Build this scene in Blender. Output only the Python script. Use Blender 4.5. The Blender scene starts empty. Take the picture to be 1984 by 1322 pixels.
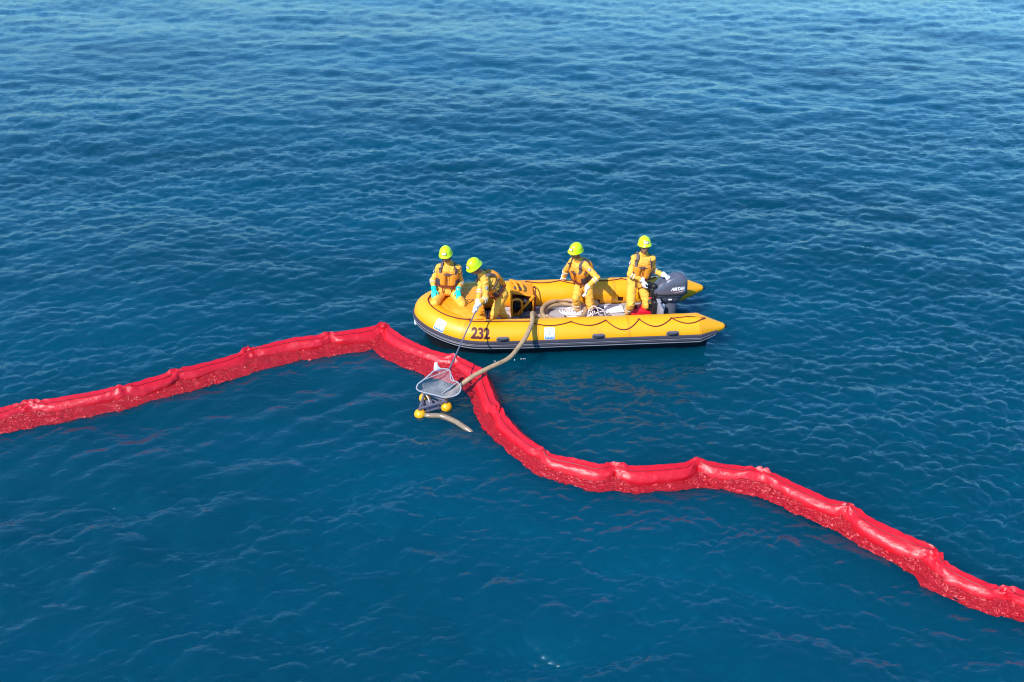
import bpy, bmesh, math, random
import numpy as np
from mathutils import Vector, Matrix, noise as mnoise

R = math.radians
SC = bpy.context.scene
COL = SC.collection

# ------------------------------------------------------------------ camera
cam_data = bpy.data.cameras.new('camera')
cam = bpy.data.objects.new('camera', cam_data)
COL.objects.link(cam)
CAM_H = 7.45
cam.location = (0, 0, CAM_H)
cam.rotation_euler = (R(90 - 31.1), 0, 0)
cam_data.sensor_width = 36
cam_data.lens = 36 * 1650 / 1984
cam_data.clip_end = 20000
SC.camera = cam

# ------------------------------------------------------------------ sky, sun, exposure
SUN_EL, SUN_AZ = 45, 220          # azimuth clockwise from +Y: behind the camera, to its left
world = bpy.data.worlds.new('World')
SC.world = world
world.use_nodes = True
wn = world.node_tree
wn.nodes.clear()
w_out = wn.nodes.new('ShaderNodeOutputWorld')
w_bg = wn.nodes.new('ShaderNodeBackground')
w_sky = wn.nodes.new('ShaderNodeTexSky')
w_sky.sky_type = 'NISHITA'
w_sky.sun_disc = False
w_sky.sun_elevation = R(SUN_EL)
w_sky.sun_rotation = R(SUN_AZ)
w_sky.air_density = 1.4
w_sky.dust_density = 0.4
w_sky.ozone_density = 4.0
w_bg.inputs['Strength'].default_value = 0.15
w_tint = wn.nodes.new('ShaderNodeMix')          # white balance of the whole sky, the same in every direction
w_tint.data_type = 'RGBA'; w_tint.blend_type = 'MULTIPLY'
w_tint.inputs[0].default_value = 1.0
w_tint.inputs[7].default_value = (.50, .97, 1.38, 1)
wn.links.new(w_sky.outputs[0], w_tint.inputs[6])
wn.links.new(w_tint.outputs[2], w_bg.inputs[0])
wn.links.new(w_bg.outputs[0], w_out.inputs[0])

sun_data = bpy.data.lights.new('sun', 'SUN')
sun_data.energy = 4.8
sun_data.angle = R(0.53)
sun_data.color = (1.0, 0.96, 0.89)
sun = bpy.data.objects.new('sun', sun_data)
COL.objects.link(sun)
_sd = Vector((math.sin(R(SUN_AZ)) * math.cos(R(SUN_EL)), math.cos(R(SUN_AZ)) * math.cos(R(SUN_EL)), math.sin(R(SUN_EL))))
sun.rotation_euler = _sd.to_track_quat('Z', 'Y').to_euler()

SC.view_settings.view_transform = 'Standard'
SC.view_settings.look = 'None'
SC.view_settings.exposure = 0.25
SC.view_settings.gamma = 1.0
SC.view_settings.use_curve_mapping = False
SC.render.engine = 'CYCLES'
SC.cycles.use_denoising = True
SC.cycles.filter_width = 1.1
SC.cycles.max_bounces = 6
SC.cycles.sample_clamp_indirect = 6
SC.cycles.caustics_reflective = False
SC.cycles.caustics_refractive = False

# ------------------------------------------------------------------ helpers
def sstep(a, b, x):
    t = np.clip((np.asarray(x, float) - a) / (b - a), 0, 1)
    return t * t * (3 - 2 * t)

class Nodes:
    def __init__(s, name):
        s.m = bpy.data.materials.new(name)
        s.m.use_nodes = True
        s.nt = s.m.node_tree
        s.b = s.nt.nodes['Principled BSDF']
        s.out = s.nt.nodes['Material Output']
    def n(s, kind, **kw):
        nd = s.nt.nodes.new(kind)
        for k, v in kw.items():
            if k in nd.inputs.keys():
                nd.inputs[k].default_value = v
            else:
                setattr(nd, k, v)
        return nd
    def l(s, a, b):
        s.nt.links.new(a, b)

def mat(name, color, rough=0.5, var=0.12, scale=9.0, bump=0.0, bscale=60.0, spec=0.5, metal=0.0, stretch=(1, 1, 1), coat=0.0, dirt=None):
    N = Nodes(name)
    tc = N.n('ShaderNodeTexCoord')
    mp = N.n('ShaderNodeMapping')
    mp.inputs['Scale'].default_value = stretch
    N.l(tc.outputs['Object'], mp.inputs[0])
    nz = N.n('ShaderNodeTexNoise', Scale=scale, Detail=5.0, Roughness=0.6)
    N.l(mp.outputs[0], nz.inputs['Vector'])
    mx = N.n('ShaderNodeMix', data_type='RGBA')
    c = np.array(color)
    mx.inputs[6].default_value = (*np.clip(c * (1 - var), 0, 1), 1)
    mx.inputs[7].default_value = (*np.clip(c * (1 + var), 0, 1), 1)
    N.l(nz.outputs['Fac'], mx.inputs[0])
    col = mx.outputs[2]
    if dirt:
        dcol, dscale, lo, hi = dirt
        n2 = N.n('ShaderNodeTexNoise', Scale=dscale, Detail=6.0, Roughness=0.65)
        N.l(mp.outputs[0], n2.inputs['Vector'])
        rp = N.n('ShaderNodeMapRange')
        rp.inputs[1].default_value = lo; rp.inputs[2].default_value = hi
        N.l(n2.outputs['Fac'], rp.inputs[0])
        m2 = N.n('ShaderNodeMix', data_type='RGBA')
        N.l(rp.outputs[0], m2.inputs[0]); N.l(col, m2.inputs[6])
        m2.inputs[7].default_value = (*dcol, 1)
        col = m2.outputs[2]
    N.l(col, N.b.inputs['Base Color'])
    rr = N.n('ShaderNodeMapRange')
    rr.inputs[3].default_value = max(0.02, rough - 0.07); rr.inputs[4].default_value = min(1, rough + 0.07)
    N.l(nz.outputs['Fac'], rr.inputs[0])
    N.l(rr.outputs[0], N.b.inputs['Roughness'])
    N.b.inputs['Specular IOR Level'].default_value = spec
    N.b.inputs['Metallic'].default_value = metal
    N.b.inputs['Coat Weight'].default_value = coat
    if bump:
        n3 = N.n('ShaderNodeTexNoise', Scale=bscale, Detail=4.0)
        N.l(mp.outputs[0], n3.inputs['Vector'])
        bp = N.n('ShaderNodeBump', Strength=bump, Distance=0.01)
        N.l(n3.outputs['Fac'], bp.inputs['Height'])
        N.l(bp.outputs[0], N.b.inputs['Normal'])
    return N.m

class MB:
    """collects geometry; build() links it as ONE mesh object"""
    def __init__(s):
        s.v = []; s.f = []; s.mi = []; s.m = 0
    def add(s, vs, fs):
        o = len(s.v)
        s.v += [tuple(map(float, p)) for p in vs]
        s.f += [tuple(i + o for i in f) for f in fs]
        s.mi += [s.m] * len(fs)
        return s
    def rings(s, rings, closed=True, cap=True):
        n = len(rings[0]); vs = [p for r in rings for p in r]; fs = []
        for i in range(len(rings) - 1):
            for j in range(n if closed else n - 1):
                k = (j + 1) % n
                fs.append((i * n + j, i * n + k, (i + 1) * n + k, (i + 1) * n + j))
        if cap and closed:
            fs.append(tuple(range(n - 1, -1, -1)))
            o = (len(rings) - 1) * n
            fs.append(tuple(range(o, o + n)))
        return s.add(vs, fs)
    def tube(s, pts, rad, n=8, cap=True, closed=False, squash=None):
        P = [Vector(p) for p in pts]; m = len(P)
        rad = [rad] * m if np.isscalar(rad) else list(rad)
        T = []
        for i in range(m):
            a = P[(i - 1) % m] if (closed or i > 0) else P[0]
            b = P[(i + 1) % m] if (closed or i < m - 1) else P[-1]
            t = (b - a)
            T.append(t.normalized() if t.length > 1e-9 else Vector((0, 0, 1)))
        u = Vector((0, 0, 1)) if abs(T[0].z) < 0.9 else Vector((1, 0, 0))
        rings = []
        for i in range(m):
            u = (u - T[i] * u.dot(T[i]))
            u = u.normalized() if u.length > 1e-6 else T[i].orthogonal().normalized()
            w = T[i].cross(u)
            rings.append([P[i] + (u * math.cos(2 * math.pi * k / n) + w * math.sin(2 * math.pi * k / n)) * rad[i] for k in range(n)])
        if closed:
            rings.append(rings[0])
            return s.rings(rings, True, False)
        return s.rings(rings, True, cap)
    def capsule(s, a, b, ra, rb, n=14, flat=None):
        a, b = Vector(a), Vector(b); t = (b - a)
        L = t.length; t = t.normalized() if L > 1e-9 else Vector((0, 0, 1))
        pts, rr = [], []
        for k in range(5):
            q = math.pi / 2 * k / 5
            pts.append(a - t * ra * math.cos(q)); rr.append(max(1e-4, ra * math.sin(q)))
        for k in range(5):
            q = k / 4
            pts.append(a + t * L * q); rr.append(ra + (rb - ra) * q)
        for k in range(1, 6):
            q = math.pi / 2 * k / 5
            pts.append(b + t * rb * math.sin(q)); rr.append(max(1e-4, rb * math.cos(q)))
        return s.tube(pts, rr, n)
    def box(s, c, size, rot=None, bev=0.0):
        hx, hy, hz = [x / 2 for x in size]
        M = rot or Matrix.Identity(3); c = Vector(c)
        if bev <= 0:
            vs = [c + M @ Vector((x, y, z)) for x in (-hx, hx) for y in (-hy, hy) for z in (-hz, hz)]
            return s.add(vs, [(0, 1, 3, 2), (4, 6, 7, 5), (0, 4, 5, 1), (2, 3, 7, 6), (0, 2, 6, 4), (1, 5, 7, 3)])
        bev = min(bev, hx * .95, hy * .95, hz * .95)
        rings = []
        def ring(z, ins):
            o = []
            for (sx, sy, a0) in ((1, 1, 0), (-1, 1, 90), (-1, -1, 180), (1, -1, 270)):
                for k in range(4):
                    a = R(a0 + 30 * k); rr = max(bev - ins, 1e-4)
                    o.append(c + M @ Vector((sx * (hx - bev) + rr * math.cos(a), sy * (hy - bev) + rr * math.sin(a), z)))
            return o
        for k in range(4):
            q = R(90 - 30 * k); rings.append(ring(-hz + bev - bev * math.sin(q), bev * (1 - math.cos(q))))
        for k in range(4):
            q = R(30 * k); rings.append(ring(hz - bev + bev * math.sin(q), bev * (1 - math.cos(q))))
        return s.rings(rings)
    def ellipsoid(s, c, rx, ry, rz, M=None, n=20, m=12):
        M = M or Matrix.Identity(3); c = Vector(c); rings = []
        for i in range(m + 1):
            q = math.pi * (i / m) if 0 < i < m else (1e-3 if i == 0 else math.pi - 1e-3)
            rings.append([c + M @ Vector((rx * math.sin(q) * math.cos(2 * math.pi * k / n), ry * math.sin(q) * math.sin(2 * math.pi * k / n), -rz * math.cos(q))) for k in range(n)])
        return s.rings(rings)
    def mesh(s, name, mats, smooth=True):
        me = bpy.data.meshes.new(name)
        me.from_pydata(s.v, [], s.f)
        for m in (mats if isinstance(mats, (list, tuple)) else [mats]):
            me.materials.append(m)
        if any(s.mi):
            me.polygons.foreach_set('material_index', s.mi)
        if smooth:
            me.polygons.foreach_set('use_smooth', [True] * len(me.polygons))
            try:
                me.set_sharp_from_angle(angle=R(smooth if smooth is not True else 42))
            except Exception:
                pass
        me.update()
        return me
    def build(s, name, mats, parent=None, smooth=True):
        o = bpy.data.objects.new(name, s.mesh(name, mats, smooth))
        COL.objects.link(o)
        if parent:
            o.parent = parent
        return o

def tag(o, label=None, cat=None, group=None, kind=None):
    if label: o['label'] = label
    if cat: o['category'] = cat
    if group: o['group'] = group
    if kind: o['kind'] = kind
    return o

def empty(name, loc, rz=0.0, label=None, cat=None, group=None):
    o = bpy.data.objects.new(name, None)
    COL.objects.link(o)
    o.location = loc; o.rotation_euler = (0, 0, rz); o.empty_display_size = 0.2
    return tag(o, label, cat, group)

def resample(pts, step):
    P = np.array(pts, float)
    # Catmull-Rom through the points, then even steps
    Q = np.vstack([2 * P[0] - P[1], P, 2 * P[-1] - P[-2]]); out = []
    for i in range(1, len(Q) - 2):
        for t in np.linspace(0, 1, 24, endpoint=False):
            a, b, c, d = Q[i - 1], Q[i], Q[i + 1], Q[i + 2]
            out.append(.5 * (2 * b + (c - a) * t + (2 * a - 5 * b + 4 * c - d) * t * t + (3 * b - a - 3 * c + d) * t ** 3))
    out.append(P[-1]); out = np.array(out)
    s = np.r_[0, np.cumsum(np.linalg.norm(np.diff(out, axis=0), axis=1))]
    n = max(2, int(round(s[-1] / step)) + 1); q = np.linspace(0, s[-1], n)
    return np.stack([np.interp(q, s, out[:, k]) for k in range(out.shape[1])], 1)

def nz3(p, scale=1.0, off=0.0):
    return mnoise.noise(Vector((p[0] * scale + off, p[1] * scale - off * .7, p[2] * scale + off * .3)))

def evaluated(o):
    dg = bpy.context.evaluated_depsgraph_get()
    return bpy.data.meshes.new_from_object(o.evaluated_get(dg))

def remesh(mb, voxel, smooth_iter=3):
    """one continuous surface from overlapping solids"""
    o = mb.build('tmp', [], None, False)
    m = o.modifiers.new('r', 'REMESH'); m.mode = 'VOXEL'; m.voxel_size = voxel
    if smooth_iter:
        s = o.modifiers.new('s', 'SMOOTH'); s.factor = .5; s.iterations = smooth_iter
    me = evaluated(o)
    bpy.data.objects.remove(o)
    return me

def text_mesh(body, size, offset=0.0, strips=0, bold=False):
    cu = bpy.data.curves.new('txt', 'FONT')
    cu.body = body; cu.size = size; cu.offset = offset; cu.align_x = 'CENTER'; cu.align_y = 'CENTER'; cu.resolution_u = 4
    o = bpy.data.objects.new('txt', cu); COL.objects.link(o)
    me = evaluated(o)
    bm = bmesh.new(); bm.from_mesh(me)
    if strips:
        for k in range(1, strips):
            y = -size * .6 + size * 1.2 * k / strips
            bmesh.ops.bisect_plane(bm, geom=bm.verts[:] + bm.edges[:] + bm.faces[:], plane_co=(0, y, 0), plane_no=(0, 1, 0))
    bm.verts.index_update()
    vs = [v.co.copy() for v in bm.verts]; fs = [[v.index for v in f.verts] for f in bm.faces]
    bm.free(); bpy.data.objects.remove(o); bpy.data.curves.remove(cu); bpy.data.meshes.remove(me)
    return vs, fs

# ------------------------------------------------------------------ materials
M = {}
M['tube'] = mat('yellow_tube_fabric', (.90, .375, .002), .42, .06, 4, .15, 30, dirt=((.62, .25, .01), 2.2, .58, .85))
M['canopy'] = mat('orange_canopy_fabric', (.84, .30, .006), .6, .10, 6, .5, 12)
M['black_hull'] = mat('black_hull_rubber', (.012, .012, .018), .45, .3, 8)
M['strake'] = mat('grey_rub_rail', (.055, .047, .065), .5, .2, 6, .1, 40)
M['stripe'] = mat('pale_stripe', (.42, .40, .44), .5, .15, 10)
M['handle'] = mat('grey_handle_rubber', (.10, .09, .11), .45, .2, 20)
M['deck'] = mat('grey_deck_plate', (.44, .39, .39), .5, .16, 5, .25, 90, dirt=((.22, .17, .15), 3.0, .5, .8))
M['alu'] = mat('aluminium', (.58, .57, .60), .38, .1, 8, metal=.5)
M['transom'] = mat('grey_transom_board', (.30, .28, .31), .5, .15, 5)
M['red_rope'] = mat('dark_red_rope', (.16, .012, .010), .7, .25, 80)
M['dark_red'] = mat('dark_red_print', (.10, .009, .007), .5, .25, 25)
M['white'] = mat('white_print', (.80, .80, .80), .45, .05, 10)
M['green'] = mat('green_print', (.26, .62, .24), .5, .08, 10)
M['blue'] = mat('blue_print', (.10, .25, .55), .5, .1, 10)
M['seam'] = mat('amber_seam_tape', (.78, .30, .003), .5, .08, 10)
M['cowl'] = mat('charcoal_cowl_paint', (.085, .085, .115), .30, .08, 5, coat=.4)
M['leg'] = mat('grey_leg_paint', (.12, .13, .17), .35, .1, 5)
M['black'] = mat('black_plastic', (.012, .012, .014), .45, .3, 20)
M['metal'] = mat('steel', (.45, .44, .46), .3, .15, 20, metal=.9)
M['red_tank'] = mat('red_tank_plastic', (.70, .012, .03), .35, .08, 6)
M['white_panel'] = mat('white_panel', (.90, .90, .91), .5, .03, 5)
M['white_rope'] = mat('white_rope', (.72, .62, .58), .8, .15, 60)
M['hose'] = mat('tan_hose', (.40, .26, .14), .5, .18, 14, .3, 50, stretch=(1, 1, 1), dirt=((.16, .09, .05), 6, .5, .8))
M['hose_wet'] = mat('wet_tan_hose', (.27, .19, .12), .25, .3, 14, .3, 30)
M['float'] = mat('amber_float', (.88, .40, .006), .3, .06, 8)
M['frame'] = mat('grey_frame_metal', (.17, .16, .20), .45, .2, 20, metal=.2)
M['net'] = mat('grey_net_wire', (.33, .33, .35), .45, .2, 30)
M['suit'] = mat('yellow_coverall_cloth', (.88, .425, .050), .8, .10, 10, .5, 45)
M['skin'] = mat('tanned_skin', (.32, .15, .085), .5, .15, 30)
M['hair'] = mat('black_hair', (.010, .008, .007), .6, .3, 60)
M['lime'] = mat('lime_helmet_shell', (.60, .86, .004), .28, .04, 6)
M['vest'] = mat('orange_vest_cloth', (.82, .27, .010), .7, .08, 10, .3, 40)
M['vest_dark'] = mat('dark_vest_mesh', (.06, .03, .035), .8, .25, 40)
M['strap'] = mat('grey_brown_webbing', (.11, .075, .075), .7, .2, 60)
M['belt'] = mat('maroon_belt', (.18, .02, .012), .7, .2, 60)
M['silver'] = mat('silver_tape', (.60, .54, .42), .35, .1, 30)
M['badge'] = mat('pink_white_label', (.78, .58, .55), .5, .06, 30)
M['badge_frame'] = mat('brown_label_frame', (.17, .06, .015), .5, .15, 30)
M['patch'] = mat('blue_sleeve_patch', (.14, .18, .38), .6, .15, 60)
M['white_glove'] = mat('white_glove_cotton', (.80, .79, .80), .8, .06, 30)
M['teal_glove'] = mat('teal_glove_rubber', (.0, .56, .50), .5, .08, 20)
M['boot'] = mat('dark_boot_rubber', (.06, .025, .02), .45, .25, 20)
M['red_mark'] = mat('red_print', (.60, .02, .03), .4, .1, 20)
M['pump_dark'] = mat('dark_machine_parts', (.025, .02, .02), .45, .4, 12)

# ------------------------------------------------------------------ waves
class Tile:
    def __init__(s, L, N, lmin, lmax, rms_slope, seed, ang, p=4.0, spread=1.3, chop=1.0):
        rng = np.random.default_rng(seed)
        k1 = 2 * np.pi * np.fft.fftfreq(N, L / N)
        kx, ky = np.meshgrid(k1, k1, indexing='ij'); k = np.hypot(kx, ky); k[0, 0] = 1
        c = np.clip((kx * math.cos(ang) + ky * math.sin(ang)) / k, -1, 1)
        amp = k ** (-p / 2) * np.abs(c) ** spread * ((k > 2 * np.pi / lmax) & (k < 2 * np.pi / lmin))
        h = amp * (rng.normal(size=k.shape) + 1j * rng.normal(size=k.shape))
        Hh = np.fft.ifft2(h).real
        sx = np.fft.ifft2(1j * kx * np.fft.fft2(Hh)).real; sy = np.fft.ifft2(1j * ky * np.fft.fft2(Hh)).real
        q = rms_slope / math.sqrt((sx ** 2 + sy ** 2).mean())
        F = np.fft.fft2(Hh * q)
        s.D = np.stack([np.fft.ifft2(-1j * kx / k * F).real * chop, np.fft.ifft2(-1j * ky / k * F).real * chop, Hh * q], -1)
        s.L, s.N = L, N
    def __call__(s, x, y, rot):
        c, n = math.cos(rot), math.sin(rot)
        xr, yr = c * x + n * y, -n * x + c * y
        fx = (xr / s.L * s.N) % s.N; fy = (yr / s.L * s.N) % s.N
        i = np.floor(fx).astype(int); j = np.floor(fy).astype(int); a = (fx - i)[..., None]; b = (fy - j)[..., None]
        i %= s.N; j %= s.N; i1 = (i + 1) % s.N; j1 = (j + 1) % s.N
        d = (s.D[i, j] * (1 - a) + s.D[i1, j] * a) * (1 - b) + (s.D[i, j1] * (1 - a) + s.D[i1, j1] * a) * b
        return np.stack([c * d[..., 0] - n * d[..., 1], n * d[..., 0] + c * d[..., 1], d[..., 2]], -1)

WIND = R(80)
BIG = Tile(47.0, 256, 2.6, 13.0, .024, 3, WIND, 4.0, .5)
MID = Tile(15.1, 256, .30, 2.0, .09, 5, R(90), 3.3, 1.3, 1.2)
FINE = Tile(5.3, 256, .07, .33, .225, 8, R(90), 3.3, 2.2, 1.3)
GUST = Tile(83.0, 128, 9.0, 60.0, .05, 12, R(65), 3.0, .5)
_gs = GUST.D[..., 2].std()

B_O, B_YAW = Vector((-1.70, 12.61, -.035)), R(4)
BU, BV = Vector((math.cos(B_YAW), math.sin(B_YAW), 0)), Vector((-math.sin(B_YAW), math.cos(B_YAW), 0))
def BW(u, v, z):
    return B_O + BU * u + BV * v + Vector((0, 0, z))

def big_wave(x, y):
    x, y = np.asarray(x, float), np.asarray(y, float)
    return BIG(x, y, 0.0)

def build_water():
    H = CAM_H; ys = [1.6]
    while ys[-1] < 80:
        y = ys[-1]; ys.append(y + 1.45 * (y * y + H * H) / (851 * H))
    ys = [-4000, -600, -120, -40, -15, -6, -2, .4] + ys + [88, 100, 120, 150, 200, 300, 500, 900, 1800, 4500]
    ys = np.array(ys)
    c = np.linspace(-1, 1, 1040)
    c = np.r_[-400, -80, -20, -6, -3, -1.8, -1.25, c, 1.25, 1.8, 3, 6, 20, 80, 400]
    half = .98 * np.clip(ys, 1.6, 80) + 4.2
    X = half[:, None] * c[None, :]; Y = np.repeat(ys[:, None], len(c), 1)
    dy = np.gradient(ys)[:, None]; dx = (half * (c[200] - c[199]))[:, None]
    sp = np.maximum(np.abs(dy), dx) * np.ones_like(X)
    sp = np.where(np.abs(c)[None, :] > 1.02, 5.0, sp)
    inside = (np.abs(c)[None, :] < 1.02) & (Y > 1.5) & (Y < 81)
    g = GUST(X, Y, 0.0)[..., 2] / _gs
    gust = np.clip(1 + .45 * g, .35, 1.7)
    bx = np.array([-60, -8.6, -5.2, -2.15, -.9, -.3, .4, 1.3, 2.6, 3.6, 4.6, 5.7, 60]); by = np.array([9.5, 9.5, 11.0, 12.4, 11.4, 10.3, 9.1, 8.75, 8.8, 8.4, 7.5, 6.7, 6.0])
    shel = sstep(-.3, 1.2, np.interp(X, bx, by) - Y); patch = np.clip(.72 + .45 * GUST(X * 3.1, Y * 3.1, .8)[..., 2] / _gs, .3, 1.5); lee = 1 - shel * (1 - .8 * patch)
    gust = gust * lee
    def fade(lam):
        return np.clip(lam / sp / 2.0 - .6, 0, 1) * inside
    fine = np.clip(.45 / sp / 1.1 - .3, 0, 1) * inside
    # the boat and the boom calm the small waves round them
    q = np.stack([X - B_O.x, Y - B_O.y], -1)
    u = q[..., 0] * BU.x + q[..., 1] * BU.y; v = q[..., 0] * BV.x + q[..., 1] * BV.y
    du = np.maximum(np.maximum(.3 - u, u - 5.0), 0); dv = np.maximum(np.abs(v) - .8, 0)
    calm = 1 - .35 * np.exp(-(du ** 2 + dv ** 2) / .5 ** 2)
    pl = np.array([(-8.6, 9.45), (-7.45, 10.05), (-6.16, 10.54), (-5.19, 11.03), (-4.12, 11.71), (-3.03, 12.17), (-2.15, 12.42), (-1.36, 11.68), (-.57, 11.15), (-.34, 10.48), (.06, 9.59), (.48, 9.04), (1.15, 8.75), (2.25, 8.81), (3.18, 8.67), (3.96, 8.10), (4.62, 7.47), (5.15, 6.88), (6.13, 6.42), (6.8, 6.1)])
    near = (Y > 5) & (Y < 13.6) & (np.abs(X) < 9.5); q = np.stack([X[near], Y[near]], -1); dm = np.full(len(q), 9.0)
    for a, b in zip(pl[:-1], pl[1:]):
        d = b - a; t = np.clip(((q - a) @ d) / (d @ d), 0, 1); dm = np.minimum(dm, np.hypot(*(q - a - t[:, None] * d).T))
    calm[near] *= 1 - .65 * np.exp(-(dm / .7) ** 2)
    D = (BIG(X, Y, 0.0) * fade(5.0)[..., None]
         + MID(X, Y, .42) * (fade(1.5) * (.75 + .25 * gust + .55 * shel))[..., None]
         + MID(X + 31, Y - 17, -.50) * (.8 * fade(1.5))[..., None]
         + FINE(X, Y, .48) * (fine * gust)[..., None]
         + FINE(X * .83 + 7, Y * .83 + 3, -.52) * (.95 * fine * gust)[..., None]) * calm[..., None]
    # keep the sheet below the deck inside the hull
    deck = np.exp(-np.maximum(np.abs(v) - .45, 0) ** 2 / .05 ** 2) * (u > .3) * (u < 4.15)
    P = np.stack([X + D[..., 0], Y + D[..., 1], D[..., 2] * (1 - deck) - .05 * deck], -1)
    ny, nx = X.shape
    idx = np.arange(ny * nx).reshape(ny, nx)
    F = np.stack([idx[:-1, :-1], idx[:-1, 1:], idx[1:, 1:], idx[1:, :-1]], -1).reshape(-1, 4)
    me = bpy.data.meshes.new('water')
    me.vertices.add(ny * nx); me.vertices.foreach_set('co', P.reshape(-1).astype(np.float32))
    me.loops.add(F.size); me.loops.foreach_set('vertex_index', F.reshape(-1).astype(np.int32))
    me.polygons.add(len(F)); me.polygons.foreach_set('loop_start', np.arange(0, F.size, 4, dtype=np.int32))
    try:
        me.polygons.foreach_set('loop_total', np.full(len(F), 4, np.int32))
    except Exception:
        pass
    me.update(calc_edges=True)
    me.polygons.foreach_set('use_smooth', np.ones(len(F), bool))
    o = bpy.data.objects.new('water', me); COL.objects.link(o)
    tag(o, 'rippled deep blue open sea', None, None, 'structure')
    N = Nodes('sea_water')
    geo = N.n('ShaderNodeNewGeometry')
    # body colour: broad patches of blue and teal
    n0 = N.n('ShaderNodeTexNoise', Scale=.16, Detail=4.0, Roughness=.55)
    mp0 = N.n('ShaderNodeMapping'); mp0.inputs['Scale'].default_value = (.6, 1.3, 1)
    N.l(geo.outputs['Position'], mp0.inputs[0]); N.l(mp0.outputs[0], n0.inputs['Vector'])
    rp = N.n('ShaderNodeValToRGB')
    rp.color_ramp.elements[0].position = .3; rp.color_ramp.elements[0].color = (.0001, .033, .053, 1)
    rp.color_ramp.elements[1].position = .72; rp.color_ramp.elements[1].color = (.0001, .056, .097, 1)
    N.l(n0.outputs['Fac'], rp.inputs[0])
    N.l(rp.outputs[0], N.b.inputs['Base Color'])
    N.b.inputs['IOR'].default_value = 1.333
    N.b.subsurface_method = 'BURLEY'
    N.b.inputs['Subsurface Weight'].default_value = 1.0
    N.b.inputs['Subsurface Radius'].default_value = (.4, .8, 1.0)
    N.b.inputs['Subsurface Scale'].default_value = 1.3
    N.b.inputs['Roughness'].default_value = .035
    # small ripples, crests lying across the wind; stronger in the gusts
    def ripple(scale, sx, sy, rot, detail=3.0):
        mp = N.n('ShaderNodeMapping'); mp.inputs['Scale'].default_value = (sx, sy, 1); mp.inputs['Rotation'].default_value = (0, 0, rot)
        N.l(geo.outputs['Position'], mp.inputs[0])
        nz = N.n('ShaderNodeTexNoise', Scale=scale, Detail=detail, Roughness=.55)
        N.l(mp.outputs[0], nz.inputs['Vector'])
        return nz.outputs['Fac']
    a = ripple(5.0, .5, 1.5, .25); b = ripple(13.0, .55, 1.5, -.35)
    add = N.n('ShaderNodeMath', operation='MULTIPLY_ADD'); N.l(b, add.inputs[0]); add.inputs[1].default_value = .40; N.l(a, add.inputs[2])
    bp = N.n('ShaderNodeBump', Strength=.25, Distance=.05)
    N.l(add.outputs[0], bp.inputs['Height'])
    N.l(bp.outputs[0], N.b.inputs['Normal'])
    me.materials.append(N.m)
    return o

build_water()

# ------------------------------------------------------------------ containment boom
LEFT = [(-8.6, 9.45), (-7.977, 9.772), (-7.454, 10.046), (-7.084, 10.212), (-6.752, 10.317), (-6.156, 10.544), (-5.872, 10.612), (-5.557, 10.82), (-5.194, 11.034), (-4.829, 11.284), (-4.476, 11.481), (-4.123, 11.714), (-3.678, 11.97), (-3.033, 12.168), (-2.536, 12.302), (-2.152, 12.421)]
RIGHT = [(-2.152, 12.421), (-1.812, 12.035), (-1.355, 11.682), (-0.922, 11.435), (-0.566, 11.151), (-0.428, 10.848), (-0.34, 10.477), (-0.225, 10.046), (0.058, 9.592), (0.306, 9.266), (0.476, 9.043), (0.815, 8.88), (1.15, 8.753), (1.357, 8.774), (1.626, 8.732), (2.254, 8.806), (2.47, 8.859), (2.735, 8.806), (3.182, 8.669), (3.422, 8.546), (3.64, 8.365), (3.956, 8.103), (4.169, 7.962), (4.391, 7.69), (4.621, 7.472), (4.843, 7.261), (4.938, 7.058), (5.154, 6.877), (5.424, 6.71), (5.706, 6.65), (6.127, 6.417), (6.8, 6.1)]
JOINTS_L = [(-7.084, 10.212), (-5.872, 10.612), (-5.194, 11.034), (-4.194, 11.667), (-3.033, 12.168)]
JOINTS_R = [(-0.955, 11.435), (-0.496, 10.991), (-0.225, 10.046), (0.408, 9.131), (1.357, 8.774), (2.47, 8.859), (3.266, 8.597), (4.169, 7.962), (4.893, 7.163), (5.493, 6.672)]

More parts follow.
